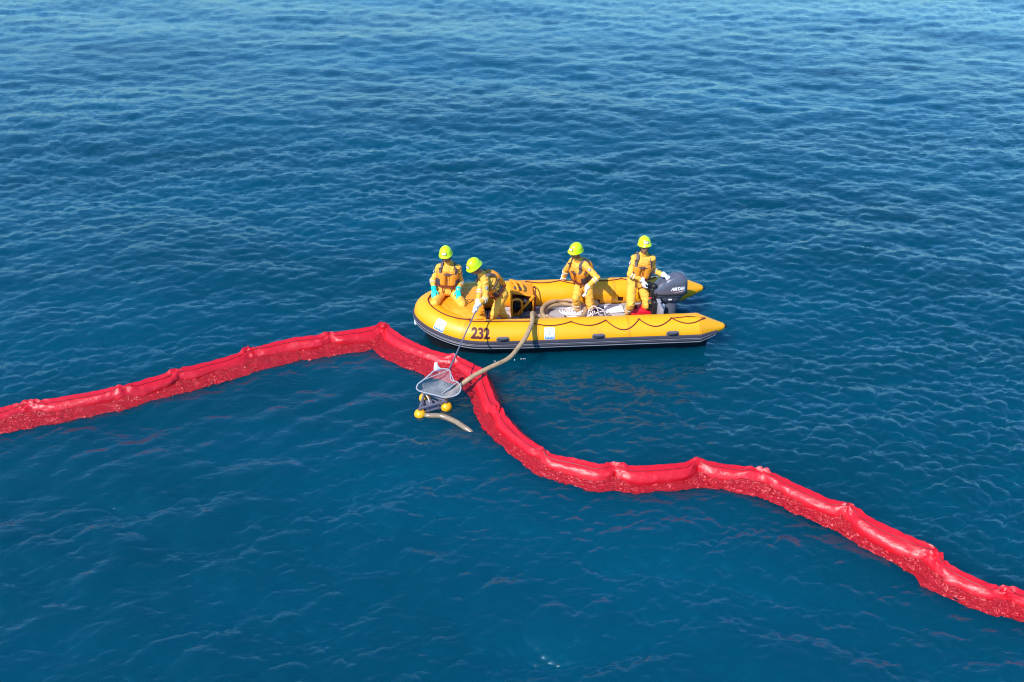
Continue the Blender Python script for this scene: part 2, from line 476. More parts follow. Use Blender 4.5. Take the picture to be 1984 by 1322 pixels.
def boom_material(name, base, rough, wet):
    N = Nodes(name)
    tc = N.n('ShaderNodeTexCoord')
    nz = N.n('ShaderNodeTexNoise', Scale=5.0, Detail=5.0, Roughness=.6)
    N.l(tc.outputs['Object'], nz.inputs['Vector'])
    mx = N.n('ShaderNodeMix', data_type='RGBA')
    c = np.array(base)
    mx.inputs[6].default_value = (*(c * .78), 1); mx.inputs[7].default_value = (*np.clip(c * 1.15, 0, 1), 1)
    N.l(nz.outputs['Fac'], mx.inputs[0])
    # scuffs
    n2 = N.n('ShaderNodeTexNoise', Scale=34.0, Detail=6.0, Roughness=.7)
    N.l(tc.outputs['Object'], n2.inputs['Vector'])
    r2 = N.n('ShaderNodeMapRange'); r2.inputs[1].default_value = .54; r2.inputs[2].default_value = .74; r2.inputs[4].default_value = .6
    N.l(n2.outputs['Fac'], r2.inputs[0])
    m2 = N.n('ShaderNodeMix', data_type='RGBA'); N.l(r2.outputs[0], m2.inputs[0]); N.l(mx.outputs[2], m2.inputs[6])
    m2.inputs[7].default_value = (*(c * .45), 1)
    N.l(m2.outputs[2], N.b.inputs['Base Color'])
    N.b.inputs['Roughness'].default_value = rough
    N.b.inputs['Specular IOR Level'].default_value = .5 if not wet else .6
    h = N.n('ShaderNodeTexNoise', Scale=16.0 if not wet else 30.0, Detail=5.0, Roughness=.6)
    h.inputs['Distortion'].default_value = .6
    N.l(tc.outputs['Object'], h.inputs['Vector'])
    bp = N.n('ShaderNodeBump', Strength=.35 if not wet else .7, Distance=.02)
    hh = h.outputs['Fac']
    if wet:            # crumpled cloth: a net of raised ridges between sunken facets
        dn = N.n('ShaderNodeTexNoise', Scale=9.0, Detail=3.0)
        N.l(tc.outputs['Object'], dn.inputs['Vector'])
        va = N.n('ShaderNodeMix', data_type='RGBA'); va.blend_type = 'ADD'; va.inputs[0].default_value = .30
        N.l(tc.outputs['Object'], va.inputs[6]); N.l(dn.outputs['Color'], va.inputs[7])
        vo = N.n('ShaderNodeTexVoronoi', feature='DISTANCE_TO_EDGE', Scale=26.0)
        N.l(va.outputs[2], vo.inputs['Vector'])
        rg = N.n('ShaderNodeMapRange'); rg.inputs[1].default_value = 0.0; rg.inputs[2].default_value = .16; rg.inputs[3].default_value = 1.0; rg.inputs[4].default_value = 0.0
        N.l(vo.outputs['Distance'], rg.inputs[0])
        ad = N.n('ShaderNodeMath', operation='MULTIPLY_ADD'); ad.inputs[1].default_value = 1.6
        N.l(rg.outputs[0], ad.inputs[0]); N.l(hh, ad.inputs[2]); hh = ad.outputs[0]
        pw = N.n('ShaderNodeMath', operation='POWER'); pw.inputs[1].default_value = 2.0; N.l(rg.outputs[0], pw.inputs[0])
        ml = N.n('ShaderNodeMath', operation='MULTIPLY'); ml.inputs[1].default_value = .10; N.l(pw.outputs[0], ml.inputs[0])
        m3 = N.n('ShaderNodeMix', data_type='RGBA'); N.l(ml.outputs[0], m3.inputs[0]); N.l(m2.outputs[2], m3.inputs[6]); m3.inputs[7].default_value = (.78, .11, .13, 1)  # caustic light lines painted in as paler red along the ridges
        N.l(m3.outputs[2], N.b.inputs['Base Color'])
    N.l(hh, bp.inputs['Height'])
    N.l(bp.outputs[0], N.b.inputs['Normal'])
    return N.m
M['boom_seam'] = mat('dark_boom_seam', (.11, .003, .006), .5, .2, 20)
M['boom'] = boom_material('red_boom_fabric', (.60, .005, .015), .38, False)
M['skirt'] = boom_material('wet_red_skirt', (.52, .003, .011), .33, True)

boom = empty('containment_boom', (-2.152, 12.421, 0), 0, 'long red inflated oil containment boom floating across the sea in a bent line', 'oil boom')
BO = Vector(boom.location)

def build_boom_branch(path, joints, side, seed, corner_first):
    P = resample(path, .035)
    n = len(P)
    T = np.gradient(P, axis=0); T /= np.linalg.norm(T, axis=1)[:, None]
    ker = np.hanning(9); ker /= ker.sum()
    T = np.stack([np.convolve(np.pad(T[:, k], 4, mode='edge'), ker, 'valid') for k in (0, 1)], 1); T /= np.linalg.norm(T, axis=1)[:, None]
    Nn = np.stack([T[:, 1], -T[:, 0]], 1)          # to the right of the direction of travel
    if Nn[:, 1].mean() > 0: Nn = -Nn
    s = np.r_[0, np.cumsum(np.linalg.norm(np.diff(P, axis=0), axis=1))]
    js = sorted(float(s[np.argmin(np.hypot(*(P - np.array(j)).T))]) for j in joints)
    end = 0.0 if corner_first else s[-1]
    cuts = sorted(set([0.0] + js + [s[-1]]))
    pin = np.zeros(n); jit = np.random.default_rng(seed)
    amp = {}
    for j in js + [end]:
        amp[j] = jit.uniform(.75, 1.15); w = jit.uniform(.10, .19)
        pin = np.maximum(pin, amp[j] * np.exp(-((s - j) / w) ** 2))
    base_z = big_wave(P[:, 0], P[:, 1])[:, 2] * .8
    NA = 30
    rings = []
    for i in range(n):
        g = min(pin[i], 1.1); ring = []
        r = .135 * (1 + .10 * math.sin(s[i] * 2.1 + seed)) * (1 + .05 * nz3((s[i], 0, seed), 2.0))
        rn, rz = r * (1 - .42 * g), r * (1 + .16 * g)
        lean = .03 * nz3((s[i] * .9, 3, seed)) - .02 * g
        for k in range(NA):
            a = 2 * math.pi * k / NA                     # 0 = camera side, 90 = up
            ca, sa = math.cos(a), math.sin(a)
            fin = .030 * math.exp(-((a - math.pi / 2 - .25) / .13) ** 2)
            e = 1.0
            # folds: fine wrinkles that fan out of the pinched joints, shallow dents elsewhere
            fold = (.019 * g * (abs(math.sin(a * 3.3 + s[i] * 26 + 3 * nz3((s[i] * 3, a, seed)))) - .5) * 2
                    + (.010 + .030 * g) * (abs(nz3((s[i] * 7, ca * 2.2, sa * 2.2), 1.0, seed)) * 2 - .5)
                    + .012 * nz3((s[i] * 2.2, ca * 1.4, sa * 1.4), 1.0, seed + 9))
            rr = 1 + fold / r
            nn = ca * rn * rr + lean * max(sa, 0) * 2
            zz = sa * rz * rr + fin
            if zz < 0: zz *= .8
            ring.append((P[i, 0] + Nn[i, 0] * nn - BO.x, P[i, 1] + Nn[i, 1] * nn - BO.y, base_z[i] + .075 + zz))
        rings.append(ring)
    # skirt: wet fabric washed up flat on the camera side, crumpled, with a frayed edge
    NS = 15; strips = []
    wid = np.interp(s, *side) * .98
    for i in range(n):
        row = []
        w = wid[i] * (1 + .13 * nz3((s[i], 5, seed), 5) + .10 * nz3((s[i], 6, seed), 19) + .05 * nz3((s[i], 8, seed), 50))
        for k in range(NS):
            q = k / (NS - 1)
            nn = .085 + (w - .085) * q
            p = (s[i], nn, seed)
            crease = abs(nz3((s[i] * 9, nn * 16, seed))) + .6 * abs(nz3((s[i] * 19, nn * 30, seed + 4)))
            zz = .075 * (1 - q) ** 1.6 + .028 - .06 * crease * (.35 + .65 * min(1, q * 3)) - .02 * q + .055 * .62
            if q > .93: zz -= .03
            row.append((P[i, 0] + Nn[i, 0] * nn - BO.x, P[i, 1] + Nn[i, 1] * nn - BO.y, base_z[i] + zz))
        strips.append(row)
    for a, b in zip(cuts[:-1], cuts[1:]):
        ia, ib = int(np.searchsorted(s, a)), int(min(np.searchsorted(s, b), n - 1))
        if ib - ia < 3: continue
        mb = MB(); mb.rings(rings[ia:ib + 1])
        fc = mb.build('float_chamber', M['boom'], boom, 60)
        m4 = MB(); m4.tube([Vector(r_[6]) + Vector((0, 0, .003)) for r_ in rings[ia + 1:ib:2]], .0045, 5); m4.build('seam_line', M['boom_seam'], fc)
        m2 = MB(); m2.rings(strips[ia:ib + 1], False, False)
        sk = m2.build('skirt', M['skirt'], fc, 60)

build_boom_branch(LEFT, JOINTS_L, ([0, 2.2, 3.2, 4.5, 6.0, 7.5], [.36, .34, .27, .33, .35, .28]), 1, False)
build_boom_branch(RIGHT, JOINTS_R, ([0, .5, 1.3, 2.0, 2.6, 3.6, 5.0, 7, 12], [.34, .40, .38, .34, .26, .24, .24, .25, .26]), 2, True)
# folded joint at the corner, and the dark clamp strap on the section below the boat
mb = MB()
for k in range(7):
    a = k * .5 - 1.2
    mb.capsule((-.03 + .03 * math.cos(a * 2), -.02 + .03 * math.sin(k * 2.1), .02), (.02 * math.cos(k * 1.7), .03 * math.sin(k), .26 + .015 * math.sin(k * 3)), .06, .045, 10)
me = remesh(mb, .014, 2)
for v in me.vertices:
    v.co += v.normal * (.014 * nz3(v.co, 14) + .006 * nz3(v.co, 40))
me.materials.append(M['boom'])
me.polygons.foreach_set('use_smooth', [True] * len(me.polygons))
cj = bpy.data.objects.new('joint_sleeve', me); COL.objects.link(cj); cj.parent = boom
mb = MB()
d = Vector((.43, -.25, 0)).normalized(); nn = Vector((-.5, -.86, 0)).normalized(); c0 = Vector((-.905, 11.42, .09)) - BO
mb.tube([c0 + nn * (.155 * math.cos(a)) + Vector((0, 0, .165 * math.sin(a))) for a in np.linspace(-.3, 2.4, 16)], .008, 6)
mb.build('tie_strap', M['dark_red'], boom)

# ------------------------------------------------------------------ inflatable boat
boat = empty('inflatable_boat', B_O, B_YAW, 'yellow inflatable boat with black hull and outboard carrying four workers', 'boat')
TR = .242
_half = [(5.22, -.69, .365), (4.80, -.69, .36), (3.6, -.69, .36), (2.4, -.69, .36), (1.55, -.69, .365), (1.12, -.68, .375), (.85, -.60, .39), (.58, -.43, .42), (.385, -.24, .455), (.285, 0, .47)]
_path = _half + [(x, -y, z) for x, y, z in _half[-2::-1]]
TP = resample(_path, .04)
TS = np.r_[0, np.cumsum(np.linalg.norm(np.diff(TP, axis=0), axis=1))]
TLEN = TS[-1]
TT = np.gradient(TP, axis=0); TT /= np.linalg.norm(TT, axis=1)[:, None]
CONE = .47
def tube_r(s):
    e = min(s, TLEN - s)
    return TR * (1 if e > CONE else (.17 + .83 * (e / CONE)) if e > .02 else .17 * math.sqrt(max(e, .001) / .02))
def tube_frame(s):
    c = Vector([np.interp(s, TS, TP[:, k]) for k in range(3)])
    t = Vector([np.interp(s, TS, TT[:, k]) for k in range(3)]).normalized()
    o = Vector((0, 0, 1)).cross(t).normalized()
    return c, t, o, t.cross(o) * -1 if t.cross(o).z < 0 else t.cross(o)
def tp(s, phi, off=0.0):
    """point on the tube: phi degrees, 0 outboard, 90 on top, 180 inboard"""
    c, t, o, w = tube_frame(s); r = tube_r(s) + off
    return c + (o * math.cos(R(phi)) + w * math.sin(R(phi))) * r
def s_of_u(u, far=False):
    half = np.arange(len(TS))[:len(TS) // 2]
    s = float(np.interp(-u, -TP[half, 0], TS[half]))
    return TLEN - s if far else s
mb = MB(); rings = []
ss = sorted(set([0, .004, .012, .02] + list(np.arange(.04, TLEN - .03, .04)) + [TLEN - .02, TLEN - .012, TLEN - .004, TLEN]))
for s in ss:
    ring = []
    for k in range(40):
        a = k * 9
        ring.append(tp(s, a, .0025 * nz3((s * 2, math.cos(R(a)), math.sin(R(a))), 3.0) if CONE < s < TLEN - CONE else 0))
    rings.append(ring)
mb.rings(rings); mb.build('buoyancy_tube', M['tube'], boat)
for s, sg in ((0, -1), (TLEN, 1)):
    c, t, o, w = tube_frame(s); mb = MB()
    mb.capsule(c + t * sg * .0, c - t * sg * .02, .030, .043, 14); mb.build('tip_cap', M['black'], boat)
# seam tapes
def hoop(s, w, off, mt, name, a0=-60, a1=215):
    mb = MB(); rr = []
    for ds, o2 in ((-w / 2, 0), (-w / 2 * .9, off), (w / 2 * .9, off), (w / 2, 0)):
        rr.append([tp(s + ds, a, o2) for a in np.linspace(a0, a1, 46)])
    mb.rings(rr, False, False); return mb.build(name, mt, boat)
for s in (CONE + .01, s_of_u(3.55), s_of_u(2.05), s_of_u(.93), TLEN - CONE - .01, TLEN - s_of_u(3.55), TLEN - s_of_u(2.05), TLEN - s_of_u(.93)):
    hoop(s, .05, .004, M['seam'], 'seam_tape')
# rub rail round the hull
def band(profile, s0, s1, name, mt, step=.04):
    mb = MB(); rr = []
    for s in np.arange(s0, s1 + 1e-6, step):
        rr.append([tp(s, a, o) for a, o in profile])
    mb.rings(rr); return mb.build(name, mt, boat)
S0 = s_of_u(5.05)
rail = band([(2, -.004), (1, .022), (-4, .030), (-10, .030), (-12, .018), (-16, .018), (-18, .034), (-30, .034), (-33, .016), (-36, .016), (-37, -.004)], S0, TLEN - S0, 'rub_rail', M['strake'])
b = band([(-27.4, .0335), (-27.4, .0375), (-30, .0375), (-30, .0335)], S0 + .02, TLEN - S0 - .02, 'pinstripe', M['stripe']); b.parent = rail
b = band([(-10.6, .0295), (-10.6, .0325), (-12, .032), (-12, .029)], S0 + .02, TLEN - S0 - .02, 'pinstripe', M['stripe']); b.parent = rail
# black hull bottom
mb = MB(); rr = []
for s in np.arange(s_of_u(4.92), TLEN - s_of_u(4.3), .05):
    c, t, o, w = tube_frame(s)
    p1 = tp(s, -37, .012); p2 = tp(s, -62, .02); p3 = c - o * .10 + Vector((0, 0, -.42 - c.z * .1)); p4 = c - o * .35 + Vector((0, 0, -.50)); p5 = tp(s, -100, -.02)
    rr.append([p1, p2, Vector((p2.x, p2.y, -.02)) - o * .06, p3, p4, p5])
mb.rings(rr); mb.build('hull_bottom', M['black_hull'], boat)
# deck plates, side rails, transom
us = [.55, 1.30, 2.02, 2.74, 3.46, 4.16]
for a, b in zip(us[:-1], us[1:]):
    mb = MB(); mb.box(((a + b) / 2, 0, .13), (b - a - .012, 1.02, .04), None, .004)
    fl = mb.build('deck_plate', M['deck'], boat)
    m2 = MB()
    for k in range(9):
        m2.box(((a + b) / 2, -.44 + k * .11, .153), (b - a - .06, .012, .007))
    tag(m2.build('tread_rib', M['deck'], fl), kind='stuff')
for sg in (-1, 1):
    mb = MB(); mb.box((2.75, sg * .475, .185), (2.7, .045, .07), None, .012); mb.build('side_rail', M['alu'], boat)
mb = MB(); mb.box((4.19, 0, .36), (.055, .94, .46), None, .012); mb.box((4.19, 0, .60), (.07, .46, .04), None, .012)
mb.build('transom', M['transom'], boat)
# number, logos, handles: laid on the tube
def decal(s0, phi0, vs, fs, name, mt, off, parent=None, tilt=0.0, far=False):
    mb = MB(); out = []
    for p in vs:
        x, y = p[0] * math.cos(tilt) - p[1] * math.sin(tilt), p[0] * math.sin(tilt) + p[1] * math.cos(tilt)
        out.append(tp(s0 - x, phi0 + math.degrees(y / TR), off + (p[2] if len(p) > 2 else 0)))
    mb.add(out, fs); return mb.build(name, mt, parent or boat)
def rrect(w, h, r, nx=10, ny=10):
    xs = np.linspace(-w / 2, w / 2, nx); ys = np.linspace(-h / 2, h / 2, ny); vs = []
    for y in ys:
        for x in xs:
            ax, ay = abs(x) - (w / 2 - r), abs(y) - (h / 2 - r)
            if ax > 0 and ay > 0:
                d = math.hypot(ax, ay); m = max(ax, ay)
                f = m / d if d > 1e-9 else 1
                x2, y2 = math.copysign(w / 2 - r + ax * f, x), math.copysign(h / 2 - r + ay * f, y)
            else: x2, y2 = x, y
            vs.append((x2, y2))
    fs = [(j * nx + i, j * nx + i + 1, (j + 1) * nx + i + 1, (j + 1) * nx + i) for j in range(ny - 1) for i in range(nx - 1)]
    return vs, fs
xo = -.084
for ch in '232':
    vs, fs = text_mesh(ch, .245, .010, 12)
    vs = [(v.x * .72 + xo, v.y, 0) for v in vs]
    # heavy slab serifs like the stencilled number
    decal(s_of_u(1.15), 31, vs, fs, 'number', M['dark_red'], .006); xo += .086
def logo(s0, phi0, tilt, k=1.0):
    vs, fs = rrect(.215 * k, .245 * k, .02); st = decal(s0, phi0, vs, fs, 'sticker', M['white'], .0045, tilt=tilt)
    vs, fs = rrect(.190 * k, .100 * k, .02); vs = [(x, y + .055 * k) for x, y in vs]; decal(s0, phi0, vs, fs, 'green_field', M['green'], .0065, st, tilt)
    vs, fs = rrect(.195 * k, .105 * k, .015); vs = [(x, y - .058 * k) for x, y in vs]; decal(s0, phi0, vs, fs, 'blue_field', M['blue'], .0065, st, tilt)
    vs, fs = text_mesh('SOS', .215 * k, .013, 10); w = max(v.x for v in vs) - min(v.x for v in vs)
    vs = [(v.x * .172 * k / w, v.y, 0) for v in vs]; decal(s0, phi0, vs, fs, 'lettering', M['white'], .0085, st, tilt)
logo(s_of_u(2.25), 27, 0, .80)
logo(s_of_u(.60), 28, -.10, .82)
def handle(s0, phi0):
    vs, fs = rrect(.215, .095, .046, 14, 8)
    b = decal(s0, phi0, [(x, y, .012 - .010 * max(abs(x) / .1075, abs(y) / .0475) ** 4) for x, y in vs], fs, 'handle', M['handle'], .006)
    mb = MB()
    mb.tube([tp(s0 - x, phi0, .012 + .028 * (1 - (abs(x) / .075) ** 4)) for x in np.linspace(-.075, .075, 13)], .015, 8)
    mb.build('grip', M['black'], b)
for u in (1.49, 3.05, 4.27): handle(s_of_u(u), 9)
for u in (1.49, 3.05, 4.27): handle(TLEN - s_of_u(u), 9)
# lifelines: rope drapes between lugs
def lifeline(ulist, phi_a, sags, far=False, name='lifeline', rope=.0085):
    mb = MB(); pts = []
    for a, b, sag in zip(ulist[:-1], ulist[1:], sags):
        for q in np.linspace(0, 1, 14, endpoint=False):
            u = a + (b - a) * q; d = 4 * q * (1 - q) * (1 + .25 * nz3((u, 5, 0), 1.3))
            s = s_of_u(u, far)
            pts.append(tp(s, phi_a - sag * d + 2 * nz3((u, 1, 0), 3), .012))
    pts.append(tp(s_of_u(ulist[-1], far), phi_a, .012))
    mb.tube(pts, rope, 6); o = mb.build(name, M['red_rope'], boat)
    for u in ulist:
        m2 = MB(); p = tp(s_of_u(u, far), phi_a, .010); c, t, w, up = tube_frame(s_of_u(u, far))
        m2.ellipsoid(p, .026, .016, .012, Matrix((t, (p - c).normalized().cross(t), (p - c).normalized())).transposed(), 10, 6)
        m2.build('lug', M['red_rope'], o)
lifeline([1.98, 2.61, 3.18, 3.73, 4.27, 4.82], 72, (16, 20, 40, 30, 24))
lifeline([.98, 1.95], 82, (-3,))
lifeline([2.0, 2.6, 3.15, 3.7, 4.3], 92, (-14, -22, -12, -20), True)
mb = MB(); pts = [tp(s, 96 - 20 * max(0.0, math.sin((s - s_of_u(.98)) / (TLEN / 2 - s_of_u(.98)) * math.pi)) ** .6, .012) for s in np.arange(s_of_u(.98), TLEN / 2 + .2, .04)]
mb.tube(pts, .010, 6); mb.build('bow_rope', M['red_rope'], boat)
mb = MB(); mb.tube([tp(s_of_u(4.29), 72, .012), tp(s_of_u(4.58), 78, .014), tp(s_of_u(4.82), 72, .012)], .007, 6); mb.build('bow_rope', M['red_rope'], boat)
# fittings on the inner face of the far tube
for u in (2.75, 3.27):
    mb = MB(); c = tp(s_of_u(u, True), 195, .004); c0 = tube_frame(s_of_u(u, True))[0]; d = (c - c0).normalized()
    mb.capsule(c, c + d * .012, .035, .028, 14); mb.build('valve', M['dark_red'], boat)
mb = MB(); s0 = s_of_u(3.66, True)
mb.add([tp(s0 + x, 187 + y, .006) for x, y in ((-.045, -9), (.045, -9), (.045, 9), (-.045, 9))], [(0, 1, 2, 3), (3, 2, 1, 0)]); mb.build('patch', M['dark_red'], boat, False)
mb = MB(); mb.box((.065, -.10, .33), (.05, .07, .12), None, .015); mb.build('bow_fitting', M['white'], boat)
# bow canopy: fabric stretched from the tube tops to a raised rear edge
def canopy_z(u, v):
    q = float(sstep(.30, 1.15, u)); e = max(0, 1 - (v / .66) ** 2)
    z = .600 + (.02 + .085 * q) * e ** .8
    return z
mb = MB(); nu, nv = 40, 44; rows = []
for i in range(nu):
    q = i / (nu - 1); row = []
    for j in range(nv):
        t = j / (nv - 1) * 2 - 1
        vm = .60 * min(1, (max(q, .02) ** .55) * 1.0 + .12)
        v = t * vm; u = .33 + .86 * q + .04 * t * t * q
        z = canopy_z(u, v) + .045 * (abs(nz3((u * 3, v * 4, 1))) - .2) + .022 * abs(nz3((u * 9 + v * 4, v * 7, 3))) - .03 * abs(t) ** 6
        if q > .97: z -= .02
        row.append((u, v, z))
    rows.append(row)
# rear hem hangs down a little
row = [(p[0] + .025, p[1], p[2] - .085 - .02 * abs(nz3((p[1] * 5, 0, 0)))) for p in rows[-1]]; rows.append(row)
mb.rings(rows, False, False); can = mb.build('bow_canopy', M['canopy'], boat)
mod = can.modifiers.new('t', 'SOLIDIFY'); mod.thickness = .006
for sg in (-1, 1):                                     # side curtains of the canopy
    mb = MB(); rr = []
    for k in range(8):
        q = k / 7
        rr.append([(1.20 - .07 * q + .02 * math.sin(j), sg * (.55 - .20 * j / 5 * (1 - q * .6)), canopy_z(1.15, .5) + .04 - .46 * q - .02 * math.sin(j * 2 + q * 3)) for j in range(6)])
    mb.rings(rr, False, False); cu = mb.build('canopy_curtain', M['canopy'], boat)
    mod = cu.modifiers.new('t', 'SOLIDIFY'); mod.thickness = .006
mb = MB()
pp = [Vector((.98, -.20, 0)), Vector((1.06, -.12, 0)), Vector((.93, -.10, 0))]
loop = []
for a, b in zip(pp, pp[1:] + pp[:1]):
    for k in range(6):
        p = a + (b - a) * k / 6; loop.append((p.x, p.y, canopy_z(p.x, p.y) + .016))
mb.tube(loop, .006, 5, closed=True); mb.build('triangle_mark', M['badge_frame'], can)

# ------------------------------------------------------------------ outboard motor
def on_boat(name, base, label, cat, group=None):
    e = empty(name, BW(*base), B_YAW, label, cat, group)
    return e, Vector(base)
mo, mo_b = on_boat('outboard_motor', (4.41, 0, .36), 'charcoal grey outboard motor clamped to the stern of the yellow boat', 'outboard motor')
mo_b = Vector((4.42, 0, .30))
def mloc(p): return Vector(p) - mo_b
# cowl: lofted shell, long axis along the boat
mb = MB(); rings = []
prof = [(.565, .70, .80), (.60, .93, .96), (.64, 1, 1), (.70, 1.0, 1.0), (.77, .97, .96), (.84, .91, .90), (.895, .80, .80), (.93, .62, .62), (.945, .40, .38), (.948, .08, .08)]
for z, kx, ky in prof:
    ring = []
    for k in range(36):
        a = 2 * math.pi * k / 36; ca, sa = math.cos(a), math.sin(a)
        ex = math.copysign(abs(ca) ** .62, ca); ey = math.copysign(abs(sa) ** .62, sa)
        x = 4.385 + ex * .288 * kx + (.02 if ca > 0 else 0) + (z - .6) * .10
        w = .165 * (1 + .12 * (1 if ca > 0 else -1) * abs(ca))
        zz = z + (z - .60) * .12 * ex - .05 * (ex < 0) * abs(ex) * (z > .8)
        ring.append(mloc((x, ey * w * ky, zz)))
    rings.append(ring)
mb.rings(rings); cw = mb.build('cowl', M['cowl'], mo, 30)
mb = MB(); rings = []
for z, g in ((.632, .003), (.634, .012), (.652, .012), (.654, .003)):
    ring = []
    for k in range(36):
        a = 2 * math.pi * k / 36; ca, sa = math.cos(a), math.sin(a)
        ex = math.copysign(abs(ca) ** .62, ca); ey = math.copysign(abs(sa) ** .62, sa)
        w = .165 * (1 + .12 * (1 if ca > 0 else -1) * abs(ca))
        ring.append(mloc((4.389 + ex * (.289 + g) + (.02 if ca > 0 else 0) + .004, ey * (w + g), z + .04 * .22 * ex)))
    rings.append(ring)
mb.rings(rings, True, False); mb.build('cowl_seam', M['black'], cw)
# lower pan
mb = MB(); rings = []
for z, k1, dx in ((.57, .82, 0), (.53, .80, .0), (.47, .62, .02), (.42, .40, .04)):
    rings.append([mloc((4.39 + dx + math.copysign(abs(math.cos(a)) ** .7, math.cos(a)) * .31 * k1, math.copysign(abs(math.sin(a)) ** .7, math.sin(a)) * .165 * k1, z)) for a in np.linspace(0, 2 * math.pi, 28, endpoint=False)])
mb.rings(rings[::-1]); mb.build('lower_pan', M['cowl'], mo)
mb = MB(); rings = []
for z, a, b_ in ((.46, .125, .085), (.30, .115, .075), (.05, .11, .065), (-.15, .10, .05), (-.40, .09, .03)):
    rings.append([mloc((4.45 + math.cos(q) * a, math.sin(q) * b_, z)) for q in np.linspace(0, 2 * math.pi, 24, endpoint=False)])
mb.rings(rings[::-1]); mb.build('leg', M['leg'], mo)
mb = MB(); mb.box(mloc((4.50, 0, -.12)), (.34, .16, .018), None, .006); mb.build('cavitation_plate', M['leg'], mo)
mb = MB(); mb.capsule(mloc((4.36, 0, -.42)), mloc((4.58, 0, -.42)), .04, .045, 14)
for k in range(3):
    a = k * 2.094; mb.ellipsoid(mloc((4.60, .07 * math.cos(a), -.42 + .07 * math.sin(a))), .016, .05, .05, Matrix.Rotation(a, 3, 'X') @ Matrix.Rotation(.6, 3, 'Y'), 12, 8)
mb.build('propeller', M['leg'], mo)
mb = MB()
for sg in (-1, 1):
    mb.box(mloc((4.22, sg * .11, .50)), (.13, .035, .36), None, .01); mb.tube([mloc((4.15, sg * .11, .44)), mloc((4.07, sg * .11, .44))], .012, 8)
    mb.capsule(mloc((4.06, sg * .11 - .03, .44)), mloc((4.06, sg * .11 + .03, .44)), .01, .01, 8)
mb.box(mloc((4.28, 0, .52)), (.12, .18, .16), None, .02); mb.box(mloc((4.16, -.16, .40)), (.13, .12, .30), None, .03); mb.box(mloc((4.13, .02, .62)), (.12, .22, .22), None, .03)
mb.tube([mloc(p) for p in ((4.18, -.2, .30), (4.10, -.26, .22), (4.02, -.22, .20), (3.98, -.05, .22))], .012, 8)
mb.box(mloc((4.07, .06, .56)), (.09, .10, .44), None, .025); mb.build('clamp_bracket', M['black'], mo)
mb = MB(); mb.tube([mloc((4.10, -.05, .68)), mloc((4.02, -.06, .74)), mloc((3.93, -.06, .845))], [.03, .024, .020], 10)
mb.capsule(mloc((3.935, -.06, .84)), mloc((3.90, -.06, .885)), .024, .024, 10); mb.build('tiller_arm', M['black'], mo)
mb = MB(); mb.ellipsoid(mloc((4.11, -.10, .80)), .05, .06, .04); mb.build('front_latch', M['black'], cw)
def cowl_side(x, z, off=.003):
    """point on the camera-side flank of the cowl"""
    zs = [p[0] for p in prof]; ky = float(np.interp(z, zs, [p[2] for p in prof])); kx = float(np.interp(z, zs, [p[1] for p in prof]))
    ex = max(-.98, min(.98, (x - 4.385 - (z - .6) * .10) / (.298 * kx)))
    ca = math.copysign(abs(ex) ** (1 / .62), ex); sa = math.sqrt(max(0, 1 - ca * ca)) ** .62
    w = .165 * (1 + .12 * (1 if ca > 0 else -1) * abs(ca))
    return mloc((x, -sa * w * ky - off, z + (z - .60) * .12 * ex))
vs, fs = text_mesh('AIRTAN', .072, .004, 6)
mb = MB(); mb.add([cowl_side(4.515 + v.x * .9 + v.y * .25, .745 + v.y, .005) for v in vs], fs); mb.build('lettering', M['white'], cw)
for nm, mt, z0, th in (('red_line', 'red_mark', .694, .007), ('white_line', 'white', .684, .008)):
    mb = MB(); xs = np.linspace(4.40, 4.64, 14)
    mb.rings([[cowl_side(x, z0 + (x - 4.42) * .10 - th * sg * min(1, (x - 4.41) * 6), .005) for x in xs] for sg in (.5, -.5)], False, False); mb.build(nm, M[mt], cw)
mb = MB(); mb.box(mloc((4.40, -.152, .545)), (.06, .012, .022), None, .003); mb.build('maker_plate', M['white'], mo)
mb = MB(); mb.box(mloc((4.06, .03, .34)), (.10, .14, .12), None, .02)
for k in range(4):
    mb.tube([mloc((4.12, -.12 + .06 * k, .58 - .04 * k)), mloc((4.04, -.14 + .05 * k, .50)), mloc((4.05 + .02 * k, -.13, .36)), mloc((4.13, -.10, .28))], .009, 6)
mb.build('cables', M['pump_dark'], mo)
mb = MB(); mb.capsule(mloc((4.06, -.165, .60)), mloc((4.05, -.17, .60)), .018, .018, 10); mb.build('stop_button', M['red_mark'], mo)
mb = MB(); mb.ellipsoid(mloc((4.24, -.16, .34)), .075, .03, .15, Matrix.Rotation(.35, 3, 'Y')); mb.build('swivel_plate', M['alu'], mo)

# ------------------------------------------------------------------ things in the boat
t, b0 = on_boat('fuel_tank', (3.97, .06, .155), 'bright red portable fuel tank at the feet of the stern worker', 'fuel tank')
mb = MB(); mb.box((0, 0, .11), (.40, .24, .20), None, .035); tk = mb.build('tank', M['red_tank'], t)
mb = MB(); mb.capsule((-.12, -.03, .205), (-.12, -.03, .235), .034, .03, 14); mb.build('cap', M['black'], t)
mb = MB(); mb.tube([(-.03, 0, .20), (-.01, 0, .245), (.11, 0, .245), (.13, 0, .20)], .014, 8); mb.build('carry_handle', M['red_tank'], t)

t, b0 = on_boat('white_board', (3.54, .385, .155), 'flat white rectangular board lying on the grey deck', 'board')
mb = MB(); rr = []
mb.box((0, 0, .022), (.33, .30, .022), Matrix.Rotation(.02, 3, 'Z'), .008); mb.build('board', M['white_panel'], t)
mb = MB(); mb.box((0, .065, .0355), (.325, .004, .005)); mb.build('fold_line', M['alu'], t)

